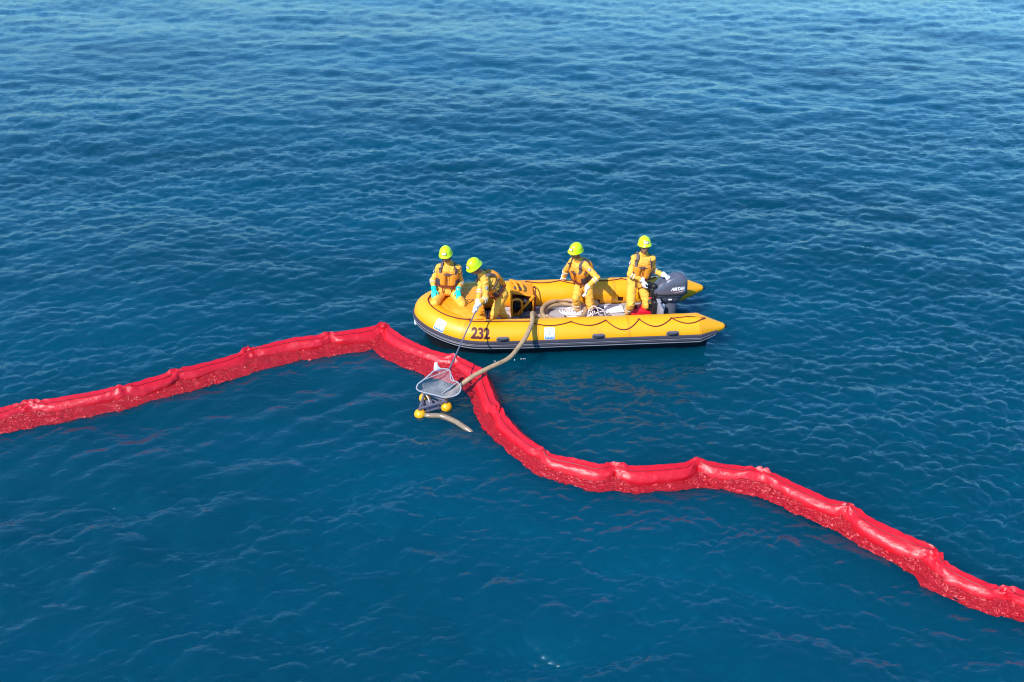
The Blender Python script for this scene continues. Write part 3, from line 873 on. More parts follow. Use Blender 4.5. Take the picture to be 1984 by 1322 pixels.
# hydraulic pump unit
t, b0 = on_boat('pump_unit', (1.90, .42, .155), 'yellow cased pump unit with dark open side standing on the deck', 'pump')
mb = MB()
W, D = .40, .40
def slab(p, q): mb.box(((p[0] + q[0]) / 2, (p[1] + q[1]) / 2, (p[2] + q[2]) / 2), (abs(q[0] - p[0]), abs(q[1] - p[1]), abs(q[2] - p[2])), None, .01)
slab((-.20, .17, 0), (.20, .20, .46)); slab((.175, -.20, 0), (.20, .17, .38)); slab((-.20, -.20, 0), (-.175, .17, .44)); slab((-.175, -.17, 0), (.175, .17, .03))
mb.box((0, .04, .445), (.42, .40, .03), Matrix.Rotation(R(14), 3, 'Y') @ Matrix.Rotation(R(8), 3, 'X'), .012)
mb.box((.06, -.205, .24), (.045, .025, .46), Matrix.Rotation(R(38), 3, 'Y'), .008)
cs = mb.build('casing', M['canopy'], t)
mb = MB(); mb.box((-.04, .02, .18), (.24, .24, .26), None, .03); mb.ellipsoid((.08, -.1, .12), .07, .06, .07); mb.ellipsoid((-.07, -.12, .28), .06, .05, .05)
for k in range(5): mb.tube([(-.15 + .07 * k, -.10, .05), (-.12 + .06 * k, -.16, .18), (-.10 + .05 * k, -.08, .33)], .014, 8)
mb.build('engine', M['pump_dark'], t)
mb = MB(); mb.box((.05, -.17, .30), (.07, .04, .06), Matrix.Rotation(.4, 3, 'Y'), .01); mb.build('gauge', M['metal'], t)
mb = MB(); mb.box((-.06, -.02, .474), (.15, .10, .012), Matrix.Rotation(R(14), 3, 'Y'), .004); mb.build('grey_label', M['strake'], cs)
mb = MB(); mb.tube(resample([(-.18, -.22, .02), (-.185, -.24, .32), (-.15, -.24, .37), (-.06, -.24, .37), (-.015, -.24, .31), (-.01, -.23, .02)], .03), .020, 10); mb.build('tube_frame', M['canopy'], t)
mb = MB(); mb.tube(resample([(.21, .16, .30), (.23, .10, .44), (.24, -.02, .45), (.235, -.10, .30), (.22, -.10, .05)], .03), .011, 8); mb.build('lash_strap', M['red_rope'], t)
mb = MB()
for k in range(2):
    mb.tube(resample([(-.16 + .09 * k, .17, .46), (-.15 + .09 * k, .08, .56 - .02 * k), (-.10 + .09 * k, -.02, .55), (-.06 + .09 * k, -.10, .47)], .03), [.022] * len(resample([(-.16 + .09 * k, .17, .46), (-.15 + .09 * k, .08, .56 - .02 * k), (-.10 + .09 * k, -.02, .55), (-.06 + .09 * k, -.10, .47)], .03)), 8)
mb.build('top_handle', M['canopy'], t)
mb = MB(); pts = resample([(.02, -.20, .05), (.10, -.30, .12), (.02, -.36, .13), (-.04, -.38, .06)], .012)
mb.tube(pts, [.042 + .006 * (k % 2) for k in range(len(pts))], 12); mb.build('ribbed_duct', M['strake'], t)

# tan suction hose: coiled on the deck, out over the tube, over the boom and down to the skimmer
hp = []
for k in range(0, 48):
    a = -k * .27 + 3.9
    r = .37 - .02 * math.sin(k * .11)
    hp.append(BW(2.60 + r * math.cos(a) * 1.0, .13 + r * .92 * math.sin(a), .20 + .012 * k * .27 + .03 * math.sin(a)))
hp = hp[::-1]
tail = [BW(2.22, -.18, .24), BW(2.10, -.36, .46), BW(2.01, -.55, .66), BW(1.985, -.70, .705), BW(1.965, -.86, .655), Vector((.235, 11.63, .545)), Vector((.105, 11.413, .45)), Vector((-.056, 11.159, .40)), Vector((-.332, 10.956, .37)), Vector((-.602, 10.774, .32)), Vector((-.80, 10.68, .20)), Vector((-.955, 10.58, .11)), Vector((-1.08, 10.50, .06))]
hp = [tuple(p) for p in hp] + [tuple(p) for p in tail]
HP = resample(hp, .035)
base = Vector(BW(2.6, .13, .155))
mb = MB(); mb.tube([Vector(p) - base for p in HP], .037, 12)
o = mb.build('suction_hose', M['hose']); o.location = base
tag(o, 'tan suction hose coiled on the deck and running over the boat side to the skimmer', 'hose')
# white rope heap
rng = random.Random(5); rp_ = []
for k in range(700):
    a = k * .47 + 1.5 * mnoise.noise(Vector((k * .05, 0, 0)))
    r = .12 + .10 * mnoise.noise(Vector((k * .09, 3, 1)))
    cx = 2.84 + .20 * mnoise.noise(Vector((k * .02, 7, 0))); cy = .09 + .09 * mnoise.noise(Vector((k * .02, 1, 5)))
    rp_.append((cx + r * math.cos(a) * 1.25, cy + r * math.sin(a) * .9, .20 + .05 + .07 * mnoise.noise(Vector((k * .21, 2, 8))) + .05 * (k / 700)))
for c, rx, rz, tl in (((3.20, .10), .14, .20, .3), ((3.27, .06), .20, .13, -.3), ((3.12, .05), .10, .26, .1)):
    for a in np.linspace(.1, math.pi - .1, 12):
        rp_.append((c[0] - rx * math.cos(a), c[1] + .12 * math.cos(a * 1.3) * tl, .165 + rz * math.sin(a)))
for k in range(260):
    a = k * .5; r = .14 + .08 * mnoise.noise(Vector((k * .1, 5, 9)))
    rp_.append((2.42 - k * .0012 + r * math.cos(a) * 1.3, -.14 + .6 * r * math.sin(a), .18 + .05 * abs(mnoise.noise(Vector((k * .2, 4, 4)))) + .03 * (k / 260)))
base = Vector((2.86, .1, .155)); RP = resample(rp_, .02)
t_me = MB(); t_me.tube([Vector(p) - base for p in RP], .0105, 5)
o = t_me.build('rope', M['white_rope']); o.location = BW(*base); o.rotation_euler = (0, 0, B_YAW)
tag(o, 'heap of loose white rope tangled on the deck by the coiled hose', 'rope')

# a little foam where the chop slaps the bow
rng = random.Random(4); mb = MB()
for k in range(9):
    u = rng.choice((rng.uniform(1.05, 1.45), rng.uniform(1.3, 1.9))); q = BW(u, -.98 - rng.random() ** 2 * .10, 0)
    r = rng.uniform(.005, .014)
    mb.ellipsoid((q.x, q.y, .012 + rng.random() * .01), r * rng.uniform(1, 2.2), r, r * .5, Matrix.Rotation(rng.random() * 3, 3, 'Z'), 8, 6)
tag(mb.build('sea_foam', M['white']), 'white specks of sea foam under the boat number', kind='stuff')

# ------------------------------------------------------------------ skimmer, its hose, the landing net
SK = Vector((-1.22, 10.40, 0))
sk = empty('oil_skimmer', SK, 0, 'small floating oil skimmer, grey triangular frame on three round amber floats', 'skimmer')
BALLS = [Vector((-1.324, 10.617, .035)), Vector((-.98, 10.389, .035)), Vector((-1.356, 10.206, .035))]
def prof_ball(mb, c, r):
    rings = []
    for k in range(13):
        q = math.pi * k / 12; rr = max(r * math.sin(q), .002); z = -r * math.cos(q) * .92
        rings.append([c + Vector((rr * math.cos(a), rr * math.sin(a), z)) for a in np.linspace(0, 2 * math.pi, 22, endpoint=False)])
    mb.rings(rings)
for p in BALLS:
    c = p - SK
    mb = MB(); prof_ball(mb, c, .088); fl = mb.build('float', M['float'], sk)
    mb = MB(); mb.capsule(c + Vector((0, 0, .07)), c + Vector((0, 0, .105)), .02, .014, 10); mb.ellipsoid(c + Vector((0, 0, .082)), .032, .032, .012); mb.build('float_cap', M['badge_frame'], fl)
top = Vector((0, 0, .10))
for i in range(3):
    a, b = BALLS[i] - SK + top, BALLS[(i + 1) % 3] - SK + top
    d = (b - a).normalized(); ang = math.atan2(d.y, d.x)
    Rm = Matrix.Rotation(ang, 3, 'Z'); w = Rm @ Vector((0, 1, 0))
    mb = MB(); mb.box((a + b) / 2, ((b - a).length + .03, .030, .030), Rm, .004)
    fb = mb.build('frame_bar', M['frame'], sk)
    mb = MB(); mb.box((a + b) / 2 - Vector((0, 0, .085)) , ((b - a).length - .12, .024, .030), Rm, .004)
    for q in (.3, .7): mb.box(a + (b - a) * q - Vector((0, 0, .045)), (.02, .02, .075), Rm)
    mb.build('lower_bar', M['frame'], fb)
mb = MB(); cc = sum(BALLS, Vector()) / 3 - SK
for k in range(2):
    mb.tube([cc + Vector((0, 0, -.10)), cc + Vector((0, 0, .015 + .0 * k))], .10 - .03 * k, 20)
mb.box(cc + Vector((.02, -.06, .0)), (.20, .09, .09), Matrix.Rotation(.45, 3, 'Z'), .012)
mb.box(cc + Vector((-.02, .02, .05)), (.10, .10, .05), Matrix.Rotation(.2, 3, 'Z'), .012)
for k in range(10):
    a = k * .628; mb.box(cc + Vector((.10 * math.cos(a), .10 * math.sin(a), .012)), (.03, .012, .03), Matrix.Rotation(a, 3, 'Z'))
mb.build('weir_head', M['frame'], sk)
mb = MB(); mb.tube(resample([tuple(BALLS[0] - SK + Vector((.0, -.02, .13))), tuple(cc + Vector((-.03, .05, .10))), tuple(cc + Vector((.0, -.04, .04)))], .02), .008, 6); mb.build('lifting_cord', M['white_rope'], sk)
base = Vector((-1.0, 10.1, 0))
HB = resample([(-1.30, 10.24, .0), (-1.246, 10.167, .035), (-1.04, 10.154, .035), (-.844, 10.052, .022), (-.70, 9.93, .005), (-.60, 9.86, -.03), (-.53, 9.77, -.10), (-.50, 9.65, -.25)], .025)
mb = MB(); mb.tube([Vector(p) - base for p in HB], .040, 12); o = mb.build('discharge_hose', M['hose_wet']); o.location = base
tag(o, 'wet tan hose sinking into the water beside the skimmer floats', 'hose')

NET = [(-1.129, 10.635, .55), (-.937, 10.626, .538), (-.905, 10.534, .424), (-.82, 10.515, .4), (-.758, 10.467, .34), (-.788, 10.41, .268), (-.879, 10.381, .232), (-1.009, 10.372, .22), (-1.132, 10.391, .244), (-1.385, 10.434, .298), (-1.402, 10.486, .364), (-1.311, 10.534, .424), (-1.212, 10.587, .49)]
nb = Vector((-1.05, 10.5, .36))
net = empty('landing_net', nb, 0, 'grey wire mesh scoop net on a long pole held over the skimmer', 'net')
NP = [Vector(p) - nb for p in NET]
HAND = BW(1.075, -.905, .955) - nb
rim = [Vector(p) for p in resample([tuple(p) for p in NP + NP[:1]], .02)][:-1]
mb = MB(); mb.tube(rim, .011, 7, closed=True); mb.build('rim', M['net'], net)
cen = sum(NP, Vector()) / len(NP)
e1 = Vector((1, -.05, -.18)).normalized(); nrm = Vector((0, -.62, .78)); nrm = (nrm - e1 * nrm.dot(e1)).normalized(); e2 = nrm.cross(e1)
poly = [((p - cen).dot(e1), (p - cen).dot(e2)) for p in rim]
def inside(x, y):
    c = False; n = len(poly)
    for i in range(n):
        (x1, y1), (x2, y2) = poly[i], poly[i - 1]
        if (y1 > y) != (y2 > y) and x < (x2 - x1) * (y - y1) / (y2 - y1) + x1: c = not c
    return c
def edge_d(x, y):
    return min(math.hypot(x - a, y - b) for a, b in poly)
rimh = [((p - cen).dot(nrm)) for p in rim]
def bag(x, y):
    """the mesh bellies away behind the rim, with one fold"""
    d = edge_d(x, y); w = [1 / (.0004 + (x - a) ** 2 + (y - b) ** 2) for a, b in poly]
    h0 = sum(q * h for q, h in zip(w, rimh)) / sum(w)
    sag = -.19 * (1 - math.exp(-d / .07)) + .035 * math.exp(-((y + .05 - .25 * (x - .08) ** 2) / .03) ** 2) * min(1, d / .05)
    return cen + e1 * x + e2 * y + nrm * (h0 + sag + .01 * nz3((x * 8, y * 8, 1)))
mb = MB()
for ang in (math.radians(28), math.radians(-34)):
    ca, sa = math.cos(ang), math.sin(ang)
    for k in range(-40, 41):
        run = []
        for t in np.arange(-.5, .5, .022):
            x, y = ca * t - sa * k * .0115, sa * t + ca * k * .0115
            if inside(x, y): run.append(bag(x, y))
            else:
                if len(run) > 1: mb.tube(run, .0016, 3, False)
                run = []
        if len(run) > 1: mb.tube(run, .0016, 3, False)
tag(mb.build('mesh', M['net'], net), kind='stuff')
mb = MB(); bow_ = resample([tuple(bag(.03, -.10)), tuple(bag(.16, .02) + nrm * .05), tuple(bag(.22, .06) + nrm * .03), tuple(rim[len(rim) // 4])], .02)
mb.tube(bow_, .008, 6); mb.build('hoop', M['net'], net)
tip = (NP[0] + NP[1]) / 2 + Vector((.10, .0, -.01)); tip = NP[1] + Vector((0, .0, 0))
mb = MB(); mb.tube([HAND + (HAND - tip).normalized() * .16, HAND, tip], .0115, 8); po = mb.build('pole', M['frame'], net)
mb = MB(); mb.capsule(NP[0] + Vector((0, .01, .0)), NP[0] + Vector((.0, .04, .06)), .038, .03, 12); mb.ellipsoid(NP[0] + Vector((.03, .02, -.01)), .03, .025, .04); mb.build('white_tag', M['white'], net)
mb = MB(); mb.tube([tip, (NP[2] + NP[3]) / 2], .008, 6); mb.tube([tip, NP[11]], .006, 6); mb.build('brace', M['net'], net)

# ------------------------------------------------------------------ people
def frame_from(f, u):
    u = Vector(u).normalized(); f = Vector(f); f = (f - u * f.dot(u)).normalized()
    r = f.cross(u)                      # to the person's right
    return r, f, u
def ik(a, c, l1, l2, pole):
    a, c = Vector(a), Vector(c); d = c - a; L = d.length
    if L > (l1 + l2) * .995:
        k = L / (l1 + l2) / .995; l1 *= k; l2 *= k
    x = (l1 * l1 - l2 * l2 + L * L) / (2 * L); h = math.sqrt(max(l1 * l1 - x * x, 0)); n = d / L
    p = Vector(pole); p = (p - n * p.dot(n)).normalized()
    return a + n * x + p * h

def make_hand(wrist, d, palm_n, side, curl, spread=.10, grip=0.0):
    """a gloved hand: palm, four fingers of unequal length with bent knuckles, and a thumb off the side of the palm"""
    d = Vector(d).normalized(); n = Vector(palm_n); n = (n - d * n.dot(d)).normalized(); s = d.cross(n) * side   # towards the thumb
    mb = MB(); w = Vector(wrist)
    mb.capsule(w - d * .02, w + d * .02, .034, .033, 12)
    for q in (-.028, -.010, .010, .028):
        mb.capsule(w + d * .015 + s * q * .7, w + d * .085 + s * q, .021, .018, 10)
    for i, (q, L) in enumerate(((.031, .072), (.0105, .080), (-.0105, .075), (-.031, .058))):
        p = w + d * .088 + s * q; ang = 0.0; dirn = d + s * (q * spread * 22)
        dirn.normalize(); rad = .0125
        for seg, fr in enumerate((.44, .31, .25)):
            ang += curl * (.65 if seg == 0 else 1.0) * (1 + .12 * i)
            v = (dirn * math.cos(ang) + n * math.sin(ang))
            p2 = p + v * L * fr
            mb.capsule(p, p2, rad, rad * .9, 8); p, rad = p2, rad * .9
    t0 = w + d * .03 + s * .030; t1 = t0 + (d * .6 + s * .75 + n * (.25 + grip)).normalized() * .042; t2 = t1 + (d * .85 + s * (.25 - grip) + n * (.3 + grip)).normalized() * .034
    mb.capsule(t0, t1, .017, .014, 8); mb.capsule(t1, t2, .0135, .011, 8)
    return remesh(mb, .0048, 2)

def person(name_label, base, J, tf, hf, hands, glove, elbow_pole, knee_pole, group, foot_dir, head_tilt=0.0, foot_pitch=(0, 0), pale=False):
    root = empty('person', BW(*base), B_YAW, name_label, 'person', group)
    b0 = Vector(base)
    J = {k: Vector(v) - b0 for k, v in J.items()}
    tu = (J['chest'] - J['pelvis']).normalized()
    lat = (J['shR'] - J['shL']).normalized()
    f = Vector(tf); r, f, u = frame_from(f, tu)
    # hips and knees, elbows
    hips = {'R': J['pelvis'] + r * .09 - u * .02, 'L': J['pelvis'] - r * .09 - u * .02}
    el, kn = {}, {}
    for s_ in 'RL':
        el[s_] = ik(J['sh' + s_], J['wr' + s_], .275, .245, elbow_pole[s_])
        kn[s_] = J['kn' + s_] if 'kn' + s_ in J else ik(hips[s_], J['an' + s_], .385, .375, knee_pole[s_])
    TL = (J['chest'] - J['pelvis']).length
    def tor(h):        # torso radii (half width, half depth) at a height above the hips
        return (float(np.interp(h, [-.10, -.02, .10, .22, .34, .42, .50], [.142, .156, .148, .154, .166, .152, .085])),
                float(np.interp(h, [-.10, -.02, .10, .22, .34, .42, .50], [.105, .120, .118, .122, .128, .110, .06])))
    def tpnt(a, h, off=0.0, k=1.0):
        """a: degrees round the torso, 0 front, 90 to the person's right"""
        rx, ry = tor(h); ca, sa = math.cos(R(a)), math.sin(R(a))
        ex, ey = math.copysign(abs(sa) ** .85, sa), math.copysign(abs(ca) ** .85, ca)
        return J['pelvis'] + u * h + r * ex * (rx * k + off) + f * ey * (ry * k + off)
    mb = MB()
    rings = []
    for h in np.linspace(-.10, .50, 17):
        k = .55 if h < -.09 else 1
        rings.append([tpnt(a, h * TL / .47, 0, k) for a in np.arange(0, 360, 12)])
    mb.rings(rings[::1])
    for s_ in 'RL':
        sh, wr, hp, an = J['sh' + s_], J['wr' + s_], hips[s_], J['an' + s_]
        mb.capsule(J['chest'] - u * .03, sh - (sh - J['chest']) * .10, .082, .064)
        sh2 = sh - (sh - J['chest']) * .10
        mb.capsule(sh2, el[s_], .063, .050); mb.capsule(el[s_], el[s_] + (wr - el[s_]) * .95, .050, .040)
        mb.capsule(hp, kn[s_], .094, .070); mb.capsule(kn[s_], an + (kn[s_] - an) * .05, .070, .062)
        mb.capsule(hp + u * .02, J['pelvis'], .10, .11)
    # head and neck
    hu0 = (J['head'] - J['chest']).normalized()
    hr, hF, hu = frame_from(hf, hu0 + Vector(hf).normalized() * 0)
    tilt = Matrix.Rotation(-head_tilt, 3, hr)
    hF, hu = tilt @ hF, tilt @ hu
    Hc = J['head']
    HM = Matrix((hr, hF, hu)).transposed()
    mb.capsule(J['chest'] + u * .02, Hc - hu * .05 - hF * .01, .058, .052)
    mb.ellipsoid(J['chest'] + u * .055 + f * .005, .082, .078, .045, Matrix((r, f, u)).transposed())     # collar
    mb.ellipsoid(Hc, .075, .092, .108, HM)
    mb.ellipsoid(Hc + hF * .028 - hu * .065, .056, .058, .052, HM)                    # jaw
    mb.capsule(Hc + hF * .088 + hu * .005, Hc + hF * .108 - hu * .028, .010, .016, 8)   # nose
    mb.capsule(Hc + hF * .076 + hu * .026 - hr * .03, Hc + hF * .076 + hu * .026 + hr * .03, .014, .014, 8)  # brow
    mb.capsule(Hc + hF * .080 - hu * .062 - hr * .017, Hc + hF * .080 - hu * .062 + hr * .017, .010, .010, 8)  # lips
    for sg in (-1, 1):
        mb.ellipsoid(Hc + hr * sg * .078 - hF * .005 - hu * .012, .012, .022, .032, HM, 10, 8)
    me = remesh(mb, .0085, 4)
    # cloth wrinkles and material regions
    co = np.empty(len(me.vertices) * 3); me.vertices.foreach_get('co', co); co = co.reshape(-1, 3)
    no = np.array([v.normal for v in me.vertices]); seed = base[0] * 10
    hd = (co - np.array(Hc)) @ np.array(hu); hd2 = np.linalg.norm(co - np.array(Hc), axis=1)
    neck = (co - np.array(J['chest'])) @ np.array(u)
    skinv = (hd2 < .16) & (neck > .085) & (hd > -.135)
    segs = [(J['sh' + q], el[q]) for q in 'RL'] + [(el[q], J['wr' + q]) for q in 'RL'] + [(hips[q], kn[q]) for q in 'RL'] + [(kn[q], J['an' + q]) for q in 'RL'] + [(J['pelvis'], J['chest'])]
    for i in range(len(co)):
        if skinv[i]: continue
        p = Vector(co[i]); best = None
        for a, b in segs:
            d = b - a; t = max(0, min(1, (p - a).dot(d) / d.length_squared)); q = (p - a - d * t).length
            if best is None or q < best[0]: best = (q, d.normalized(), t)
        ax = best[1]; al = p.dot(ax); pe = p - ax * al
        nearj = 1 + .9 * abs(best[2] * 2 - 1)
        w = mnoise.noise(Vector((pe.x * 9 + seed + al * 5, pe.y * 9 - al * 4, pe.z * 9)) + ax * al * 15)
        w2 = mnoise.noise(Vector((p.x * 13, p.y * 13 + seed, p.z * 13)))
        co[i] += no[i] * ((.5 - abs(w) * 2) * .0075 * nearj + .006 * w2)
    me.vertices.foreach_set('co', co.reshape(-1))
    for m in (M['suit'], M['skin'], M['hair'], M['black']): me.materials.append(m)
    mi = np.zeros(len(me.polygons), int)
    for i, p in enumerate(me.polygons):
        c = np.mean(co[list(p.vertices)], 0)
        if all(skinv[v] for v in p.vertices):
            q = Vector(c) - Hc; x, y, z = q.dot(hr), q.dot(hF), q.dot(hu)
            mi[i] = 1
            if (y < -.025 and z > -.06) or z > .055: mi[i] = 2
            if y > .05 and abs(abs(x) - .030) < .014 and abs(z - .006) < .006: mi[i] = 3
            if y > .05 and abs(abs(x) - .031) < .018 and abs(z - .034) < .005: mi[i] = 2
            if y > .05 and abs(x) < .020 and abs(z + .062) < .003: mi[i] = 3
    me.polygons.foreach_set('material_index', mi); me.polygons.foreach_set('use_smooth', [True] * len(me.polygons)); me.update()
    body = bpy.data.objects.new('body', me); COL.objects.link(body); body.parent = root
    # helmet: shell with a brim, longer at front and back, and a raised crest
    mb = MB(); rings = []
    NH = 36
    for k in range(13):
        q = math.pi / 2 * k / 11 if k < 12 else math.pi / 2 * 1.04
        ring = []
        for j in range(NH):
            a = 2 * math.pi * j / NH; ca, sa = math.cos(a), math.sin(a)
            x = .105 * math.sin(q) * sa; y = .124 * math.sin(q) * ca; z = .128 * math.cos(q)
            crest = .007 * math.exp(-(x / .022) ** 2) * math.sin(q)
            z += crest
            if k >= 11:
                e = (.007 if k == 11 else .012) + .018 * max(ca, 0) ** 2 + .008 * max(-ca, 0) ** 2
                x += sa * e; y += ca * e; z -= .006 * (k - 10) + .012 * max(-ca, 0)
            ring.append(Hc + hu * (.042 + z) + hr * x + hF * (y - .002))
        rings.append(ring)
    inner = []
    for j in range(NH):
        a = 2 * math.pi * j / NH
        inner.append(Hc + hu * .046 + hr * .096 * math.sin(a) + hF * .114 * math.cos(a))
    rings[0] = [Hc + hu * .1715 + (p - Hc - hu * .1715) * .02 for p in rings[1]]
    mb.rings(rings + [inner], True, True)
    hel = mb.build('helmet', M['lime'], root, 50)
    def hpt(az, elv, off=0.0):
        q = R(90 - elv); x, y, z = .105 * math.sin(q) * math.sin(R(az)), .124 * math.sin(q) * math.cos(R(az)), .128 * math.cos(q)
        p = Hc + hu * (.042 + z) + hr * x + hF * y; nn = (hr * x / .105 ** 2 + hF * y / .124 ** 2 + hu * z / .128 ** 2).normalized()
        return p + nn * off
    for nm, mt, w, h, off in (('badge_frame', 'badge_frame', 23, 20, .006), ('badge', 'badge', 19, 14, .009)):
        mb = MB(); vs = []
        for o_ in (off, off - .006):
            vs += [hpt(x, 24 + y, o_) for y in (-h / 2 * 1.0, 0, h / 2) for x in (-w, -w / 2, 0, w / 2, w)]
        fs = [(j * 5 + i, j * 5 + i + 1, (j + 1) * 5 + i + 1, (j + 1) * 5 + i) for j in range(2) for i in range(4)]
        fs += [tuple(15 + q for q in reversed(fc)) for fc in fs]
        per = [0, 1, 2, 3, 4, 9, 14, 13, 12, 11, 10, 5]
        fs += [(a, 15 + a, 15 + b, b) for a, b in zip(per, per[1:] + per[:1])]
        mb.add(vs, fs); mb.build(nm, M[mt], hel, False)
    mb = MB(); mb.tube([Hc + hr * .092 + hu * .03, Hc + hr * .072 - hu * .06 + hF * .02, Hc - hu * .128 + hF * .035, Hc - hr * .072 - hu * .06 + hF * .02, Hc - hr * .092 + hu * .03], .006, 6)
    mb.build('chin_strap', M['black'], hel)
    # life vest
    def panel(a0, a1, h0, h1, t, off=.012, na=12, nh=12, top_in=0.0, pw=4):
        m = MB(); outer, innr = [], []
        for i in range(nh):
            q = i / (nh - 1); h = h0 + (h1 - h0) * q; ro, ri = [], []
            for j in range(na):
                s_ = j / (na - 1); am = (a0 + a1) / 2; a = am + (a0 + (a1 - a0) * s_ - am) * (1 - top_in * max(0, q - .5) * 2)
                e = (1 - abs(2 * s_ - 1) ** pw) ** .5 * (1 - abs(2 * q - 1) ** pw) ** .5
                ro.append(tpnt(a, h, off + t * e + .004 * nz3((a * .05, h * 14, seed)))); ri.append(tpnt(a, h, off - .004))
            outer.append(ro); innr.append(ri[::-1])
        m.rings([o_ + i_ for o_, i_ in zip(outer, innr)]); return m
    vest = panel(5, 72, .10, .37, .040).build('life_vest', M['vest'], root)
    panel(-72, -5, .10, .37, .040).build('front_panel', M['vest'], vest)
    panel(128, 232, .09, .46, .062, top_in=.25, na=16, nh=14).build('back_panel', M['vest'], vest)
    for sg in (-1, 1):
        a0, a1 = (34, 66) if sg > 0 else (-66, -34)
        panel(a0, a1, .12, .25, .012, .048, 8, 8).build('pocket', M['vest_dark'], vest)
        a0, a1 = (72, 128) if sg > 0 else (-128, -72)
        panel(a0, a1, .13, .20, .006, .014, 10, 6).build('side_strap', M['strap'], vest)
        sp = [tpnt(sg * 34, .34, .04), tpnt(sg * 42, .40, .028)] + [J['chest'] + r * sg * .110 + u * .0 + f * .085, J['chest'] + r * sg * .110 + u * .052 + f * .03, J['chest'] + r * sg * .108 + u * .04 - f * .06, tpnt(180 - sg * 40, .41, .03)]
        P = [Vector(p) for p in resample([tuple(p) for p in sp], .02)]; rr = []
        for i, p in enumerate(P):
            t = (P[min(i + 1, len(P) - 1)] - P[max(i - 1, 0)]).normalized(); nn = (p - (J['chest'] - u * .08)); nn = (nn - t * nn.dot(t)).normalized(); w = t.cross(nn)
            rr.append([p + w * x + nn * y for x, y in ((-.024, 0), (.024, 0), (.024, .010), (-.024, .010))])
        mb = MB(); mb.rings(rr); stp = mb.build('shoulder_strap', M['strap'], vest)
        mb = MB(); c = P[len(P) // 4]; mb.box(c + (c - J['chest'] + u * .08).normalized() * .016, (.045, .03, .02), Matrix((r, f, u)).transposed(), .006); mb.build('buckle', M['vest_dark'], vest)
    for h, nm in ((.115, 'waist_belt'), (.33, 'chest_strap')):
        mb = MB(); rr = []
        for a in np.arange(0, 360, 10): rr.append([tpnt(a, h + dz, o_) for dz, o_ in ((-.013, .028 if 128 > abs((a + 180) % 360 - 180) > 72 else (.053 if nm == 'waist_belt' else .044)), (.013, .028 if 128 > abs((a + 180) % 360 - 180) > 72 else (.053 if nm == 'waist_belt' else .044)), (.013, .02), (-.013, .02))])
        mb.rings(rr + [rr[0]], True, False); mb.build(nm, M['belt' if nm == 'waist_belt' else 'strap'], vest)
    mb = MB(); mb.box(tpnt(0, .235, .045), (.010, .012, .27), Matrix((r, f, u)).transposed()); mb.build('zip', M['belt'], vest)
    for sg in (-1, 1):
        mb = MB(); mb.tube([tpnt(sg * 22, .10, .04), tpnt(sg * 16, -.02, .035), J['pelvis'] - u * .12 + r * sg * .03 + f * .05], .009, 6); mb.build('crotch_strap', M['belt'], vest)
    # cuffs of tape, gloves, boots, sleeve patch
    def cuff(a, b, q, rad, name='reflective_band'):
        a, b = Vector(a), Vector(b); d = (b - a).normalized(); c = a + (b - a) * q; x = d.orthogonal().normalized(); y = d.cross(x); mb = MB(); rr = []
        for dz, r_ in ((-.011, rad - .012), (-.010, rad), (.010, rad), (.011, rad - .012)):
            rr.append([c + d * dz + (x * math.cos(t) + y * math.sin(t)) * (r_ + .005 * nz3((t, dz, q * 10 + seed), 1.2)) for t in np.linspace(0, 2 * math.pi, 24, endpoint=False)])
        mb.rings(rr, True, False); mb.build(name, M['silver'], root)
    for s_ in 'RL':
        sg = 1 if s_ == 'R' else -1
        cuff(el[s_], J['wr' + s_], .12, .058); cuff(el[s_], J['wr' + s_], .30, .0555)
        cuff(kn[s_], J['an' + s_], .45, .0745); cuff(kn[s_], J['an' + s_], .66, .072)
        d, pn, curl, grip = hands[s_]
        hm = make_hand(J['wr' + s_], d, pn, sg, curl, grip=grip); hm.materials.append(glove); hm.polygons.foreach_set('use_smooth', [True] * len(hm.polygons))
        g = bpy.data.objects.new('glove', hm); COL.objects.link(g); g.parent = root
        mb = MB(); w = J['wr' + s_]; dd = (el[s_] - w).normalized(); mb.tube([w - dd * .01, w + dd * .045], [.040, .052], 16); mb.build('glove_cuff', glove, g)
        # boot
        an = J['an' + s_]; fd = Vector(foot_dir[s_]); pitch = foot_pitch[0 if s_ == 'R' else 1]
        fd = fd.normalized(); dn = (an - kn[s_]).normalized() if pitch else Vector((0, 0, -1)); dn = (dn - fd * dn.dot(fd)).normalized()
        mb = MB(); mb.capsule(an - dn * .06, an + dn * .005, .055, .050, 12); mb.capsule(an + dn * .025 - fd * .045, an + dn * .022 + fd * .03, .042, .046, 12); mb.capsule(an + dn * .03 + fd * .03, an + dn * .038 + fd * .135, .045, .036, 12)
        m = remesh(mb, .008, 3)
        for v in m.vertices:
            h = (v.co - an).dot(dn)
            if h > .066: v.co -= dn * (h - .066)
        m.materials.append(M['boot']); m.polygons.foreach_set('use_smooth', [True] * len(m.polygons)); bo = bpy.data.objects.new('boot', m); COL.objects.link(bo); bo.parent = root
        # sleeve patch on the outer upper arm
        a, b = J['sh' + s_], el[s_]; ax = (b - a).normalized(); out = (r * sg + f * .45); out = (out - ax * out.dot(ax)).normalized(); w = ax.cross(out); c = a + (b - a) * .34
        for nm, mt, k, o_ in (('sleeve_patch', 'patch', 1.0, .003), ('patch_ring', 'silver', .55, .006)):
            vs = [c + out * (.062 + o_)] + [c + (out * math.cos(x) + w * math.sin(x)) * (.059 + o_) + ax * y for x, y in [(.36 * k * math.cos(t), .028 * k * math.sin(t)) for t in np.linspace(0, 2 * math.pi, 14, endpoint=False)]]
            mb = MB(); mb.add(vs, [(0, 1 + i, 1 + (i + 1) % 14) for i in range(14)]); mb.build(nm, M[mt], root)
    return root

GRP = 'workers in yellow coveralls on the boat'
